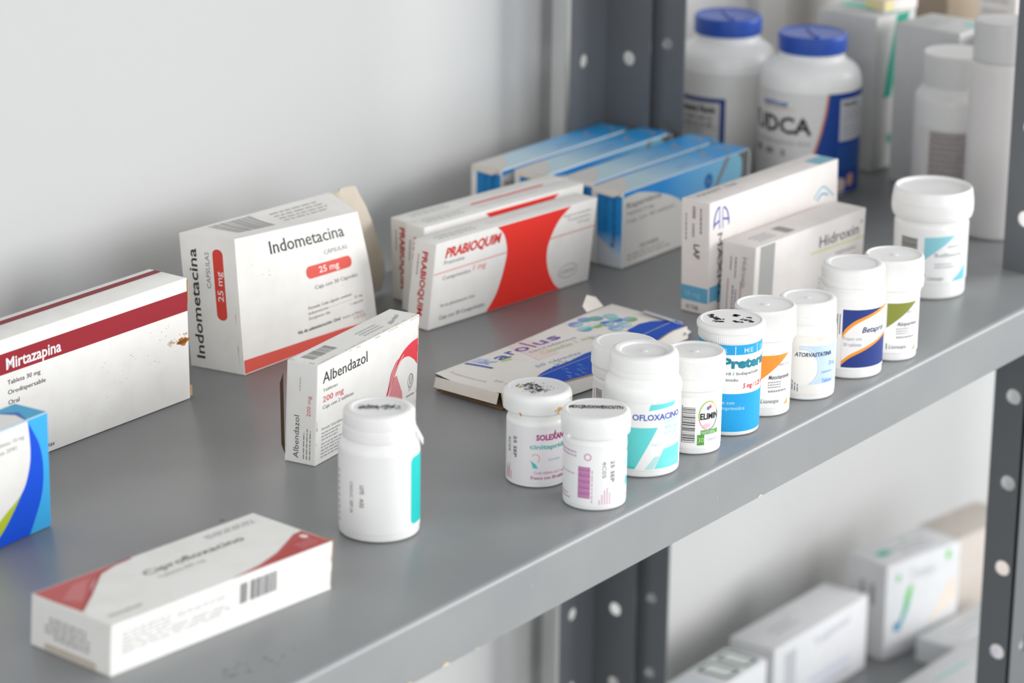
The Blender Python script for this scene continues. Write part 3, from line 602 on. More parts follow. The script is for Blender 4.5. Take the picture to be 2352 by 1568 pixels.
slab(t, 'inner_foil', [V(1676, 1068, 13.4), V(1681, 1092, 13.6), V(1690, 1096, 11.5), V(1690, 1066, 9), V(1682, 1060, 10)], .0004, M('#b9bcc4', .4, .5, 'paper'))

# ================================================================== BOTTLES
def micro_vert(s, A, cols, y0, y1, c):
    for a in cols: s.small(A(a)-.6, y0, A(a)+.6, y1, 1, c, int(abs(a))+1, 2, True, .7)
    return s
# lone bottle standing by itself
def lab(A):
    s = Sheet().rrect(A(50), 8, A(99), 47.5, 3.4, '#22cfc8', 1)
    s.text('CADUC. SEP 24', A(-47)+.9, 34.5, 18, 2.0, '#6f6862', -90).text('LOTE', A(-30)+.9, 33.5, 5, 2.2, '#7b736c', -90, bold=.02).text('A32', A(-30)+.9, 26, 5.5, 2.2, '#7b736c', -90, bold=.02)
    for k in range(9): s.rect(A(-78), 8+k*3.6, A(-72), 9.8+k*3.6, '#b9b4b2', 1)
    return s
def tab(t, al):
    mb = MB(); a = al+radians(82); r = .0203
    d = Vector((cos(a), sin(a), 0)); q = Vector((-sin(a), cos(a), 0))
    def bar_(z, x0, x1, w, h):
        vs = []
        for zz in (0, 1):
            for xx, ww in ((x0, -w), (x1, -w), (x1, w), (x0, w)): vs.append(d*xx+q*ww+Vector((0, 0, z-(xx-x0)*1.9+zz*h)))
        mb.add(vs, [(3, 2, 1, 0), (4, 5, 6, 7), (0, 1, 5, 4), (1, 2, 6, 5), (2, 3, 7, 6), (3, 0, 4, 7)], WHITE, False)
    bar_(.0605, r-.0005, r+.0042, .0012, .003); mb.build('tamper_tab', t)
tp = Sheet().specks(-11, -1.5, 11, 3, 60, '#8f8e96', .4, 1.1, 3, 1).specks(-9, -1, 9, 3.5, 40, '#6a6970', .25, .7, 4, 2).specks(-12, -3, 12, 5, 60, '#b5b4bb', .4, 1.0, 5, 1)
bottle('white bottle with a turquoise label edge, standing alone nearest the camera', 1.2866, 1.007, [(20.5, 0), (22.5, .8, 2), (22.7, 52, 2.5), (20.4, 56.2, 1.5), (19.6, 57)],
       [(20.2, 56.6), (20.4, 57.4, .4), (20.2, 63.2, .3), (19.7, 63.8, .3), (20.0, 64.4, .3), (19.9, 71.4, 1.6), (17.2, 72.5, .5), (15.2, 72.4, .6), (14.6, 71.7, .5), (.01, 71.6)], lab, 22.65, tp, topz=71.7, labz=(5, 49.5), laba=(-99, 99), labmat=M('#f6f5f3', .42, .45, 'label'), extra=tab)
# pair with magenta print
def lab(A):
    s = Sheet().text('SOLEXAN', A(-1), 29.6, 18, 3.2, '#b23a82', bold=.035).poly([(A(33), 32.4), (A(36), 35.6), (A(38), 32.4)], '#b23a82').text('cinitaprida', A(-13), 24.2, 24, 2.7, '#62c2c0', bold=.02)
    s.ring(A(-2), 18.4, 2.6, 2.8, .5, '#efb39f', 1, -60, 150).poly([(A(-11), 17), (A(-1), 14.8), (A(3), 12.2), (A(-6), 12.4)], '#5ec9c4').small(A(22), 16, A(50), 18.6, 1, '#c3dfe0', 3)
    s.text('Cada tableta con 1 mg', A(-4), 8.8, 20, 1.8, '#cf8fb2').text('Frasco con 30 tabletas', A(-10), 5.6, 24, 1.9, '#b8588c', bold=.01)
    s.text('4C05', A(-63), 29, 9, 2.0, '#55525a', -90).text('25 SEP', A(-47), 30.5, 13, 2.2, '#4b484f', -90, bold=.01)
    for k, h in enumerate((8, 6.5, 9, 5)): s.rect(A(-70+k*5), 3.5, A(-70+k*5)+.6, 3.5+h, '#dda9c4', 1)
    return s
tp = Sheet().specks(-9, -9, 3, 9, 70, '#4a4947', .25, .9, 3, 1).specks(-5, -7, 3, 8, 90, '#2f2e2d', .2, .8, 4, 2).specks(-12, -10, 8, 10, 90, '#8e8a84', .15, .5, 5, 1).specks(-13, 5, -3, 12, 8, '#d8c08e', .4, 1.2, 6, 1)
CAPR = [(19.2, 44.3), (20.0, 44.9, .6), (20.2, 52.4, 1.2), (19.5, 55.3, 1.4), (17.4, 56.4, .8), (15.8, 55.9, .5), (.01, 55.7)]
def dirt(t, al):
    mb = MB(); s = Sheet(); A = lambda d: radians(d)*20.25
    s.specks(A(-30), 44.8, A(-26), 46.6, 2, '#c98a45', .4, .8, 3, 1).specks(A(30), 45.5, A(60), 48.5, 12, '#dfa860', .4, 1.3, 4, 1).specks(A(58), 50, A(75), 53, 4, '#dfb374', .3, .7, 5, 1)
    s.lay(mb, lambda u, v, o=0: Vector((cos(al+u/20.25), sin(al+u/20.25), 0))*(.02035+o)+Vector((0, 0, v/1000))); mb.build('stain', t)
BODS = [(16.4, 0), (17.9, .7, 1.8), (17.9, 38.4, 1), (17.0, 40, .6), (17.0, 45.5)]
bottle('small white tub with a soot-smeared stained lid and magenta print', 1.4071, .985, BODS, CAPR, lab, 17.9, tp, topz=55.8, labz=(3, 37), laba=(-58, 100), extra=dirt, labmat=M('#f3eef0', .35, .5, 'label'), toprot=40)
def lab(A):
    s = Sheet()
    for k in range(16): s.rect(A(-31), 7.5+k*1.18, A(-8), 7.5+k*1.18+random.choice((.7, .95, 1.12)), ['#cf84bb', '#d494c3', '#c673b0'][k % 3], 1)
    s.rect(A(-31), 7.5, A(-8), 26.4, '#dda3cd', 0).small(A(-6), 5, A(-3), 26, 1, '#d8a9c8', 4, 1, True, .6)
    s.text('4C05', A(14), 30, 10, 2.2, '#8a868c', -90).text('25 SEP', A(30), 30, 13, 2.4, '#5f5b62', -90, bold=.01)
    for k, h in enumerate((3, 6, 8.6, 10, 7)): s.rect(A(8+k*5), 4, A(8+k*5)+.6, 4+h, '#e3aecb', 1)
    s.small(A(-88), 31, A(-32), 35.4, 2, '#d3a5c3', 3).ring(A(-13), 32.4, 2.2, 2.2, .7, '#d79ec2').small(A(-88), 20.4, A(-36), 22.2, 1, '#dcbccf', 4).small(A(-88), 5, A(-47), 9.5, 2, '#dcb3cc', 4)
    s.poly([(A(66), 25), (A(72), 25), (A(75), 28), (A(70), 28)], '#8fd6d6').poly([(A(68), 14), (A(78), 11), (A(84), 15), (A(72), 19)], '#6fcfd0').text('c', A(75), 32, 3, 4, '#b57fb0').small(A(66), 5, A(90), 7, 1, '#e7c4d8', 3)
    return s
tp = Sheet().text('MIXQROXWEXCUTN', -15.5, 1.0, 31, 4.8, '#2f2c2a', bold=.04, layer=1).specks(-15, .5, 15, 6, 40, '#57534d', .2, .6, 5, 2)
def nub(t, al):
    mb = MB(); a = al-radians(50); bm_ = bmesh.new(); bmesh.ops.create_uvsphere(bm_, u_segments=12, v_segments=8, radius=.0013)
    for v in bm_.verts: v.co += Vector((cos(a)*.0198, sin(a)*.0198, .0432))
    mb.addbm(bm_, WHITE, True); mb.build('tamper_nub', t)
bottle('small white tub with a pink barcode and black stamped line on its lid', 1.3975, .9375, [(16.6, 0), (18.1, .7, 1.8), (18.1, 39.4, 1), (17.2, 41, .6), (17.2, 44)], [(19.0, 42.6), (19.8, 43.2, .6), (20.0, 51, 1.2), (19.4, 54.8, 1.4), (17.6, 56.0, .8), (16, 55.4, .5), (.01, 55.2)], lab, 18.1, tp, topz=55.3, labz=(3, 38), laba=(-100, 100), extra=nub)
# hidden white bottle behind the turquoise one
def lab(A): return Sheet().bars(A(-62), 28, A(-44), 38, '#6d6a68', False, 5).rect(A(-71), 28, A(-68), 37, '#e6b39a', 1).small(A(-40), 10, A(40), 34, 6, '#b9b6b4', 3)
bottle('plain white bottle with a wide recessed lid, half hidden behind the turquoise-striped one', 1.4878, .9781, [(17.4, 0), (18.9, .8, 2), (18.9, 43, 1), (18, 44.5)], [(18.6, 44.2), (19.7, 45, .6), (19.8, 51, .5), (20.4, 52, .5), (20.3, 58, .8), (19.8, 63.6, 1.4), (17.6, 64.8, .8), (15.9, 64.2, .6), (.01, 63.9)], lab, 18.95, labz=(4, 41), laba=(-90, 90))
# turquoise-striped
def lab(A):
    s = Sheet().text('OFLOXACINO', A(-15), 35.8, 32, 3.5, '#4a62bd', bold=.02).poly([(A(9), 41.6), (A(53), 43.2), (A(58), 45.6), (A(12), 45.4)], '#6fe0dc')
    s.text('Tabletas', A(32), 33.6, 13, 2.2, '#a7e6e4').text('400 mg', A(35), 29.4, 11, 2.6, '#a9e8e5').text('Oral', A(36), 26, 10, 2.4, '#a9e8e5').text('Caja con 12 tabletas', A(14), 20, 20, 1.9, '#cfe9ea')
    s.poly([(A(-46), 31.2), (A(24), 31.2), (A(-10), 5.6), (A(-46), 5.6)], '#6adcda').rect(A(-46), 5.6, A(-10), 7.2, '#4fcfcd', 2)
    s.poly([(A(20), 5.6), (A(35), 17.6), (A(72), 18.8), (A(72), 5.6)], '#7be7e4').poly([(A(5), 5.6), (A(18), 5.6), (A(29), 13.4), (A(20), 13.2)], '#bfe8e6').text('COFEPRIS', A(43), 8, 10, 2.2, '#b9f2f0', shear=.2)
    return s
bottle('white bottle with turquoise diagonal stripes, in the middle of the front row', 1.4623, .948, [(20.4, 0), (22.1, .9, 2.4), (22.3, 46.5, 2), (22.9, 51.5, 1.6), (22.3, 54.5, 1.4), (19.8, 58.2, 1), (19.8, 60)],
       [(20.4, 59.4), (20.6, 60.2, .4), (20.5, 62.6, .3), (20.0, 63.1, .3), (20.4, 63.8, .3), (20.2, 70.2, 1.5), (19.4, 72, 1.2), (17.2, 72.9, .6), (14.2, 72.3, .8), (13.6, 71.2, .4), (2.2, 71.2, .2), (1.6, 71.6, .2), (.01, 71.6)], lab, 22.35, labz=(4.8, 46), laba=(-80, 80))
# barcode bottle with round emblem
def lab(A):
    s = Sheet().bars(A(-22), 7.8, A(4), 30.4, '#4c4a4c', False, 6).small(A(-34), 8, A(-27), 32, 2, '#9a9799', 3, 1, True, .4)
    s.rect(A(-24), 7.8, A(-22.5), 31, '#6c6a6c', 1)
    s.ring(A(33), 24.6, 6.6, 9.2, .7, '#a9c95a', 2, 60, 200).ring(A(33), 24.6, 6.6, 9.2, .7, '#f0dc8c', 2, 20, 60).ring(A(33), 24.6, 6.6, 9.2, .7, '#e9a9b9', 2, 200, 270).ring(A(33), 24.6, 6.6, 9.2, .7, '#8b9aa0', 2, 270, 380)
    s.text('ELIMIN', A(14), 22.4, 12.4, 3.6, '#1f1f22', bold=.03).ell(A(31), 29.2, .9, 1.2, '#5b7fc8', 2).ell(A(36), 30, .9, 1.2, '#e0674d', 2)
    s.rect(A(16), 12.8, A(58), 15.6, '#5fae52', 1).text('NATURAL', A(18), 13.2, 9.5, 1.8, '#e6f2e0').rect(A(9), 6.2, A(24), 12.8, '#5aa34a', 1).text('30', A(11), 8, 3.4, 3, '#d2ea9a').text('Cápsulas', A(30), 8.8, 8, 2, '#b6bfd6')
    s.ell(A(30), 18.2, 2.6, 1.5, '#f3cad2', 1)
    return s
bottle('white bottle with a grey barcode and round ringed emblem, beside the sky blue one', 1.5097, .9424, [(15.2, 0), (16.6, .8, 2), (16.6, 37, .8), (17.0, 38, .6), (16.8, 40)], [(17.6, 39.4), (18.3, 40.2, .6), (18.5, 46.5, .5), (18.1, 47.2, .3), (18.4, 48, .3), (18.2, 59, 1.4), (17.0, 61.3, .7), (15.6, 60.8, .5), (15.2, 59.8, .4), (2, 59.8, .2), (1.5, 60.3, .2), (.01, 60.3)], lab, 16.65, labz=(4, 36), laba=(-80, 90), ribs=(46.9, 58, .35, 90, 17))
# sky blue labelled bottle
def lab(A):
    SB = '#27a9e8'; s = Sheet().rect(A(-95), 52.2, A(95), 58.3, SB, 1)
    for a in (-60, -44, 10, 57): s.rect(A(a)-.25, 51.5, A(a)+.25, 57.6, '#e8f5fb', 2)
    for t_, a, w_ in (('LUN', -75, 4), ('MAR', -28, 8), ('MIE', 26, 6.6), ('JUE', 64, 4)): s.text(t_, A(a), 53.4, w_, 2.9, '#aadcf3', bold=.02, layer=3)
    s.text('Preterax', A(-13), 44, 38, 5.8, '#27869c', bold=.05).text('Perindopril / Indapamida', A(-46), 39.4, 36, 1.9, '#55585c').text('Comprimido', A(-36), 35.4, 17.5, 1.9, '#55585c').text('5 mg / 1.25 mg', A(26), 30.8, 20, 2.9, '#d8404a', shear=.15, bold=.02)
    s.rect(A(-95), 3.2, A(95), 27.4, SB, 1).text('Envase con', A(-34), 20.8, 15, 2.2, '#bfe6f7', bold=.01).text('30 comprimidos', A(-34), 17.2, 21.5, 2.2, '#bfe6f7', bold=.01)
    return s
tp = Sheet()
for cx, cy, n, sd in ((-11, 3, 5, 3), (-7, -1, 7, 4), (-8, -6, 6, 5), (1, 8, 4, 6), (4, 7, 4, 7), (9, 0, 6, 8), (11, 5, 4, 9), (4, -5, 5, 10), (12, -4, 3, 11), (-12, 6, 3, 12)): tp.specks(cx-3, cy-1.5, cx+3, cy+1.5, n, '#34302f', .8, 1.7, sd, 1)
bottle('bottle with a sky blue and white label and black marks on its lid', 1.5524, .9443, [(17.2, 0), (19, .8, 2), (19, 60.5)], [(19.6, 59.0), (19.9, 59.4, .3), (19.9, 64.6, .3), (20.8, 65.0, .3), (21.0, 67.2, .6), (20.2, 68.9, .7), (18.6, 69.4, .6), (17.6, 68.9, .4), (.01, 68.8)], lab, 19.05, tp, topz=68.85, labz=(2.6, 58.6), laba=(-95, 95), ribs=(59.3, 64.4, .35, 100, 19.2))
# orange triangle
def ethical(col, col2, name_, r):
    def lab(A):
        s = Sheet().poly([(A(-9), 39.8), (A(60), 40.4), (A(-9), 23.2)], col, 1).text(name_, A(12), 24.6, 15.6, 2.6, '#4b484a', shear=.15, bold=.01).text('Tabletas 10 mg', A(32), 33, 9, 1.7, '#9b989a')
        s.small(A(11), 18.6, A(42), 23.4, 3, '#a7a4a6', 3).small(A(12), 15.4, A(58), 18.2, 1, '#a09d9f', 4).text('Lionespa', A(-3), 9.2, 11.6, 2.6, '#6a6668', shear=.25).rect(A(-8)-.0, 8.6, A(-8)+.5, 12.6, '#3d393b', 2)
        s.poly([(A(50), 7.2), (A(62), 7.2), (A(62), 11.5)], col2, 1).small(A(-32), 14, A(-22), 40, 3, '#b2afb1', 5, 1, True, .4)
        return s
    return lab
def ribcap(z0, z1, r, body=None): return [(r-1, z0), (r, z0+.6, .4), (r+.3, z0+5.4, .4), (r-.1, z0+6.0, .2), (r, z0+6.6, .2), (r-.4, z1-1.6, .6), (r-1.2, z1-.2, .6), (r-2.2, z1, .3), (r-2.8, z1-.9, .4), (2.6, z1-.9, .2), (2, z1-.4, .3), (.01, z1-.4)]
bottle('white bottle with an orange triangle on its label, behind the sky blue bottle', 1.5944, .9456, [(15.8, 0), (17.2, .8, 2), (17.4, 44, 1), (17.8, 45.5, .5), (17.8, 49)], ribcap(48.6, 68.6, 19.5), ethical('#f2983a', '#f2b06a', 'Metoclopramida', 17.4), 17.4, labz=(6, 42), laba=(-70, 80), ribs=(55.4, 66.6, .35, 96, 18.6))
# pale blue label
def lab(A):
    s = Sheet().rect(A(-12), 11, A(78), 36, '#c9dff2', 1).ell(A(-4), 22, 9.6, 11.6, '#f5f2ec', 2).ring(A(-4), 22, 11, 13.4, .5, '#eef4f8', 3).text('ATORVASTATINA', A(-20), 29.2, 25, 2.6, '#36496e', shear=.2, bold=.02, layer=4)
    s.text('20 mg', A(50), 22.5, 6, 2.6, '#6f97cf', layer=4).small(A(34), 17.4, A(60), 19.6, 1, '#9db7d6', 3, 4).text('Tabletas', A(34), 11.6, 8.6, 2.6, '#86b4e6', bold=.02, layer=4).poly([(A(20), 40.5), (A(38), 43), (A(44), 41.5), (A(30), 39)], '#efe4d2', 1)
    for k, (h0, h1) in enumerate(((5, 30), (6, 26), (7, 24), (6.4, 22), (6, 20))): s.rect(A(-34+k*5.2), h0, A(-34+k*5.2)+.55, h1, '#5a6583', 1)
    return s
bottle('white bottle with a pale blue label and thin vertical lines, left of the navy one', 1.639, .9415, [(17.2, 0), (19, .8, 2), (19.1, 44.5, 1.4), (18.6, 46.6, .8), (18.0, 47.5, .3), (18.1, 49)], [(17.6, 48.4), (18.3, 49, .4), (18.5, 53, .5), (18.2, 53.8, .3), (18.4, 54.6, .3), (18.2, 61.4, 1.4), (17.0, 63.2, .8), (14.6, 63.2, .6), (14, 62.2, .4), (2, 62.2, .2), (1.5, 62.6, .2), (.01, 62.6)], lab, 19.1, labz=(4, 42.5), laba=(-70, 90), labmat=M('#f4f0e9', .35, .5, 'label'))
# navy and orange
def lab(A):
    NV = '#2b3f86'; OR = '#fa9f2f'; s = Sheet().rect(A(-14), 8, A(85), 46.6, NV, 1)
    band = spl([(A(-14), 29.4), (A(-8), 34), (A(8), 39.4), (A(32), 43), (A(62), 46.4)]); low = spl([(A(85), 27.5), (A(60), 24.8), (A(26), 19.4), (A(1), 14.6), (A(-14), 9.4)])
    s.poly(band+[(A(85), 46.6)]+low, OR, 2)
    b2 = spl([(A(-14), 26.6), (A(-7), 31.4), (A(9), 37), (A(33), 41.2), (A(64), 44.6)]); l2 = spl([(A(85), 29.4), (A(60), 26.8), (A(26), 21.6), (A(1), 17), (A(-14), 12)])
    s.poly(b2+[(A(85), 46)]+l2, '#f3f0ee', 3).text('Betaprol', A(20), 31.4, 18, 3.6, '#34426f', shear=.3, bold=.02, layer=4).text('Frasco con', A(-11), 26.4, 11.5, 2.2, '#9391a6', layer=4).text('30 tabletas', A(-11), 22.4, 11.5, 2.2, '#9391a6', layer=4)
    for k, h0 in enumerate((30, 31, 20, 27, 30)): s.rect(A(-38+k*4.6), h0, A(-38+k*4.6)+.7, 43.4, '#8e8b90', 1)
    return s
bottle('white bottle with a navy label crossed by orange curves', 1.6952, .9412, [(19.2, 0), (21, .8, 2.2), (21.2, 50, 1.6), (21.9, 54, 1.6), (20.6, 57.2, 1.2), (19.8, 58), (20, 60)], [(19.8, 59.2), (20.7, 60, .4), (20.6, 63, .3), (20.1, 63.5, .3), (20.4, 64.2, .3), (20.2, 70.6, 1.6), (18.6, 72.4, .9), (16, 72.4, .6), (14.6, 71.6, .6), (.01, 71.4)], lab, 21.25, labz=(6.5, 48), laba=(-75, 88))
# olive triangle
bottle('white bottle with an olive green triangle, between the navy-labelled and the big one', 1.7402, .9362, [(15.6, 0), (17.2, .8, 2), (17.9, 44, 1), (18.3, 45.5, .5), (18.3, 48)], ribcap(47.6, 68.6, 19.8), ethical('#8b9140', '#b5b98a', 'Alopurinol', 17.8), 17.9, labz=(6, 42), laba=(-70, 80), ribs=(54.4, 66.6, .35, 96, 18.8))
# big jar
def lab(A):
    s = Sheet().bars(A(-50), 34.6, A(-20), 43.6, '#7c7872', False, 9).rect(A(-50), 34.6, A(-20), 43.6, '#c9c5bf', 0).poly([(A(-9), 44.8), (A(42), 46.2), (A(-9), 28.6)], '#93d3de', 1).text('Butilhioscina', A(8), 31.2, 22, 2.6, '#8d8a8c').small(A(8), 22.6, A(44), 27, 2, '#b9b7b9', 4)
    s.small(A(28), 36.8, A(54), 39.6, 1, '#b9b7b9', 4).text('Lionespa', A(-2), 14.4, 11, 2.8, '#8b888a', shear=.2).rect(A(-8), 14, A(-8)+.7, 18.4, '#6a6769', 2).poly([(A(38), 13.2), (A(69), 12.6), (A(69), 24.5)], '#7ccbd9', 1)
    return s
bottle('large white jar with a pale blue triangle, rightmost at the front near the post', 1.8839, .9858, [(23.4, 0), (25.2, 1, 2.6), (25.9, 51, 1), (25.4, 52.4, .6), (25.6, 57)], [(27.0, 55.6), (27.6, 56.4, .6), (28.4, 60.5, .8), (28.3, 67, 1.2), (27.2, 74.6, 1.2), (26.2, 76, .5), (25.2, 75.6, .4), (24.4, 73.4, .8), (.01, 73.0)], lab, 25.7, labz=(12, 48), laba=(-70, 88), name='pill_jar', cat='jar', ribs=(60.6, 66.9, .3, 110, 28))
# ------------------------------------------------------------------ next bay: two blue-capped supplement bottles
BC = M('#2c55b4', .35, .5, 'plastic'); DB = '#1f4a9c'
SUPB = [(36, 0), (39, 1.5, 3), (39.5, 88, 12), (36.5, 98, 9), (27, 103.5, 4), (25.4, 106, 1.5), (25, 112)]
SUPC = [(26.2, 109.5), (26.9, 110, .4), (26.9, 122.4, .8), (26, 123.6, .6), (24.8, 123.7, .3), (23.6, 122.8, .5), (.01, 122.6)]
def ridge(t, al):
    mb = MB(); mb.box(-.0165, -.0021, .1226, .0165, .0021, .1240, BC, .0005); o = mb.build('cap_mark', t); o.rotation_euler[2] = al+radians(12)
def lab(A):
    s = Sheet().text('nutricost', A(-61), 71.4, 25, 5.0, '#4a78b2', bold=.03).line([(A(-60), 69.4), (A(-16), 70)], .8, '#e8b894').text('TUDCA', A(-92), 51.2, 66, 12.2, '#303236', bold=.03)
    s.text('Tauroursodeoxycholic Acid', A(-88), 42.5, 62, 2.8, '#8c8c90').text('500', A(-76), 33, 9, 5, '#6d6d72', bold=.04).text('60', A(-54), 33.4, 8, 4.2, '#6d6d72', bold=.04).text('2', A(-32), 33.4, 4, 4.2, '#6d6d72', bold=.04)
    s.poly([(A(20), 83), (A(17), 68), (A(12), 52), (A(3), 30), (A(-4), 12), (A(-4), 3), (A(110), 3), (A(110), 83)], '#e08a55', 1).poly([(A(22), 83), (A(19.5), 68), (A(14.5), 52), (A(5.5), 30), (A(-1), 12), (A(-1), 3), (A(110), 3), (A(110), 83)], '#1f479b', 2)
    s.rect(A(36), 45, A(104), 78, '#cfcfd2', 3).text('Nutrition', A(40), 72, 18, 4, '#4c4d55', layer=4, bold=.03).small(A(40), 60, A(90), 70, 3, '#a3a3aa', 3, 4).small(A(40), 47, A(90), 59, 4, '#b0b0b6', 4, 4)
    s.rect(A(34), 22, A(104), 42, '#2c569f', 3).ell(A(40), 10, 5.4, 5.8, '#dbc9c4', 4).ell(A(56), 13, 4.4, 5.4, '#d8a58e', 4)
    return s
GS = 'blue-capped supplement bottles in the next bay'
bottle('blue-capped supplement bottle with large black lettering and an orange-edged navy panel', 2.0713, 1.1955, SUPB, SUPC, lab, 39.6, labz=(3, 83), laba=(-110, 110), capmat=BC, name='supplement_bottle', cat='supplement bottle', labmat=M('#e9e7e4', .4, .5, 'label'), extra=ridge, lids='cap', ribs=None)
def lab(A):
    s = Sheet().rect(A(-120), 3, A(0), 64, '#1b3f86', 1).rect(A(-105), 29, A(-6), 60.5, '#d5d2cf', 2).text('Supplement Facts', A(-78), 52.5, 46, 4.6, '#2e2f33', layer=3, bold=.05)
    s.small(A(-90), 40, A(-10), 50, 2, '#77777c', 3, 3).small(A(-90), 31, A(-10), 39, 3, '#9a9a9e', 4, 3).rect(A(-100), 39.2, A(-8), 39.9, '#8a8a8e', 3).rect(A(-110), 8, A(-4), 22, '#2c5192', 2).small(A(-60), 10, A(-16), 16, 2, '#6583b5', 3, 3)
    return s
bottle('blue-capped supplement bottle turned to its facts panel, against the wall behind the post', 2.0850, 1.281, SUPB, SUPC, lab, 39.6, labz=(3, 83), laba=(-120, 110), capmat=BC, name='supplement_bottle', cat='supplement bottle', labmat=M('#e9e7e4', .4, .5, 'label'), extra=ridge)
# ------------------------------------------------------------------ next bay: tall cartons and tall bottles
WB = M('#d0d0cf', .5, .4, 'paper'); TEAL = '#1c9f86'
def stripe(x0):
    s = Sheet().poly([(x0+2, 124.2), (x0+20, 124.2), (x0+6, 84), (x0-2, 58), (x0-13, 58), (x0-9, 78)], TEAL, 1).rect(x0-5, 20, x0+2, 27, '#3f9c88', 1); return s
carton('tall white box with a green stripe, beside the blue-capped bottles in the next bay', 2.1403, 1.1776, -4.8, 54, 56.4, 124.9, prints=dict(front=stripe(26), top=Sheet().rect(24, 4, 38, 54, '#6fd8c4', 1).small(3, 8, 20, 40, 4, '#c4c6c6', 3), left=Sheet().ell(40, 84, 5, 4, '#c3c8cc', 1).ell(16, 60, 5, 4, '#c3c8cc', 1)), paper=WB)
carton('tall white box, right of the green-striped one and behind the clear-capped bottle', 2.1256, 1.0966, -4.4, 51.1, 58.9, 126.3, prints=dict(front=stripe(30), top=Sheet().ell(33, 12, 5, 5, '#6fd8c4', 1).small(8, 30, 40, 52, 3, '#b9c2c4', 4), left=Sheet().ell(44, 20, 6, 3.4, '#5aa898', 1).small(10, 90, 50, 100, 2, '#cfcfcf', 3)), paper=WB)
carton('small pale box with yellow ends lying on top of the green-striped tall box', 2.163, 1.184, -20, 34, 24, 9, z=.1252, prints=dict(top=Sheet().rect(1, 1, 9, 23, '#f0d27c', 1).rect(24, 1, 33, 23, '#ecd286', 1), left=Sheet().rect(1, 1, 23, 8, '#efe0a8', 1), front=Sheet().rect(1, 1, 9, 8, '#efdc98', 1)), paper=PW, flaps=('left',))
carton('tall off-white box with faint lettering, behind the tall boxes in the next bay', 2.262, 1.118, -6, 60, 36, 150, prints=dict(front=Sheet().small(8, 100, 50, 140, 5, '#c7c3c4', 5).rect(10, 136, 34, 141, '#b9c99a', 1), left=Sheet().small(4, 90, 30, 130, 4, '#c7c3c4', 5)), paper=PW)
carton('plain brown cardboard box standing at the back of the next bay', 2.30, 1.20, 0, 120, 90, 150, paper=M('#b3a491', .8, .2, 'paper'), name='cardboard_box', cat='cardboard box')
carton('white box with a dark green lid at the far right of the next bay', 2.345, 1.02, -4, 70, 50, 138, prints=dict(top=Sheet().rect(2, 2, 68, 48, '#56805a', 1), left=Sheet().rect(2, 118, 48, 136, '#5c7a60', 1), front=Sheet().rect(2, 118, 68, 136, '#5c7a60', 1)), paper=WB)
CL = M('#d9d8d6', .3, .5, 'plastic')
def lab(A):
    s = Sheet().small(A(-36), 2, A(24), 68, 15, '#b0a5a4', 3, 1).rect(A(-36), 2, A(24), 68, '#cbc4c2', 0).rect(A(22), 46, A(34), 69, '#2f3c60', 2).poly([(A(22), 20), (A(30), 22), (A(34), 46), (A(24), 46)], '#dda042', 2); return s
bottle('tall white spray bottle with a clear overcap and small printed back label', 2.080, 1.073, [(30, 0), (32, 1.2, 2.5), (32, 91, 5), (28, 96, 2), (27, 99)], [(26.2, 97), (26.4, 104, .3), (26.6, 104.5, .5), (26.9, 122.5, 1.6), (25.6, 124, .8), (24.6, 123.4, .4), (.01, 123.3)], lab, 32.05, labz=(2, 70), laba=(-60, 60), name='spray_bottle', cat='spray bottle', capmat=CL, lids='overcap', labmat=M('#dcd8d6', .4, .5, 'label'), bodymat=M('#e3e1df', .35, .5, 'plastic'))
bottle('tall smooth white bottle with a clear cap, half hidden by the right front post', 2.045, 1.018, [(23, 0), (24.6, 1.2, 2.5), (24.6, 129, 2), (23.2, 131), (23.2, 133)], [(22.8, 131.5), (23.2, 132, .4), (23.2, 160, 2), (22, 161.5, .8), (.01, 161.3)], None, 24.6, name='spray_bottle', cat='spray bottle', capmat=CL, lids='overcap', bodymat=M('#e6e2e0', .35, .5, 'plastic'))
bottle('wide white lidded jar at the far right behind the tall smooth bottle', 2.150, 1.055, [(31, 0), (33, 1.2, 2.5), (33, 98, 4), (30, 104), (30, 106)], [(31, 104), (32, 105, .6), (32, 125, 2), (29, 127, .8), (.01, 126.6)], None, 33, name='pill_jar', cat='jar', lids='cap', bodymat=M('#e6e2e0', .35, .5, 'plastic'))
# ------------------------------------------------------------------ lower shelf of the next bay
zl = -.5; LB = M('#dddee0', .5, .4, 'paper')
s = Sheet().rrect(64, 5, 88, 36, 4, '#56756a', 1).rrect(68, 8, 84, 33, 3, '#dfe3e1', 2).rrect(94, 5, 117, 36, 4, '#56756a', 1).rrect(98, 8, 113, 33, 3, '#dfe3e1', 2).rect(20, 5, 50, 36, '#cfd5dc', 1)
carton('white box with two dark green rounded frames on its lid, lower shelf', 1.9945, 1.239, 0, 120, 40.7, 69.5, z=zl, prints=dict(top=s, front=Sheet().small(70, 20, 112, 50, 3, '#a5a7a9', 3)), paper=LB)
s = Sheet().rect(18, .6, 36, 60, '#bcbfc2', 1).text('Tabletas', 66, 50, 60, 8, '#b6b6c2', 5).small(60, 6, 130, 26, 2, '#c6c9de', 3).ell(50, 10, 8, 6, '#e9dfe2', 1)
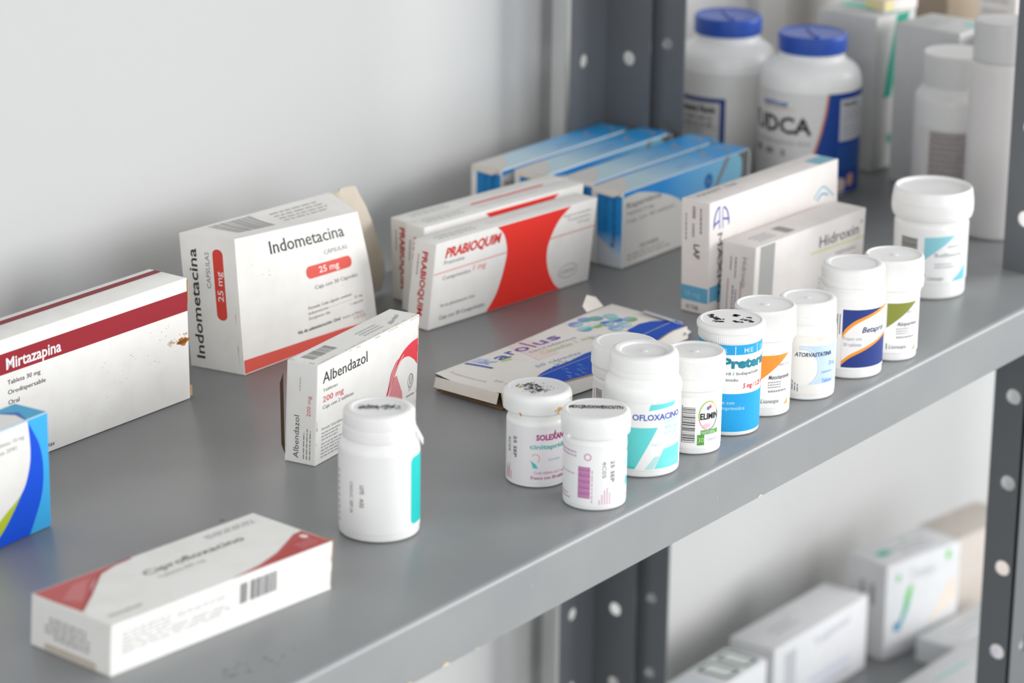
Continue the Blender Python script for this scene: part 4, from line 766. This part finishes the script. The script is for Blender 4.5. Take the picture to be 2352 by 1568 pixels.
carton('long white box with a grey stripe, between the green-framed and the leaf-printed boxes', 2.134, 1.2432, -1, 156.2, 45.2, 70.3, z=zl, prints=dict(front=s, top=Sheet().small(30, 14, 70, 30, 2, '#bcbcc0', 3)), paper=LB)
lf_top = gradmat('leaf_green_blue', '#1f7fa8', '#6bc472', 2, .028, .055)
s = Sheet().poly(spl([(13, 28), (20, 34), (24, 44), (28, 60), (36, 66), (33, 48), (27, 36), (20, 27), (15, 24)]), lf_top, 1).ell(17, 29, 5, 4.5, '#2f8ab0', 2).ell(16, 76, 3, 4, '#7cc389', 1).text('Tiempo', 32, 70, 34, 11, '#c4c6c6').ell(84, 82, 3.4, 5, '#74d27c', 1).poly([(60, 20), (96, 35), (96, 60), (80, 50)], '#e9dccf', 1)
carton('white box printed with a green and blue leaf sprout, on the lower shelf', 2.3119, 1.2343, -12.4, 100, 46, 91.5, z=zl, prints=dict(front=s, top=Sheet().poly([(10, 26), (26, 30), (34, 22), (16, 18)], '#4fae9c', 1).small(36, 10, 80, 30, 2, '#b9bcbf', 3).ell(60, 36, 4, 3, '#a4d6b4', 1), left=Sheet().small(12, 50, 36, 72, 2, '#a09a96', 3, 1, True)), paper=LB)
carton('beige-sided white box behind the leaf-printed box, lower shelf', 2.435, 1.226, -8, 90, 48, 82, z=zl, paper=M('#d8cfc6', .6, .3, 'paper'))
carton('flat white box lying right of the leaf-printed box, lower shelf', 2.3290, 1.172, -4, 120, 40, 22.8, z=zl, prints=dict(top=Sheet().small(30, 8, 90, 30, 3, '#c3c6c8', 3)), paper=LB)
s = Sheet().line([(52, 46), (104, 44)], 3, '#9fd4cc', 1).line([(70, 10), (86, 12)], 4, '#efc3bd', 1).line([(100, 10), (124, 12)], 5, '#aad9e8', 1).line([(120, 34), (142, 36)], 4, '#cdb7dc', 1).small(20, 20, 60, 30, 2, '#d0d4d6', 3)
carton('broad flat white box with teal, pink and purple strokes, lower right corner', 2.175, 1.092, -1, 170, 66, 38, z=zl, prints=dict(top=s), paper=LB)
bpy.data.objects.remove(_to)
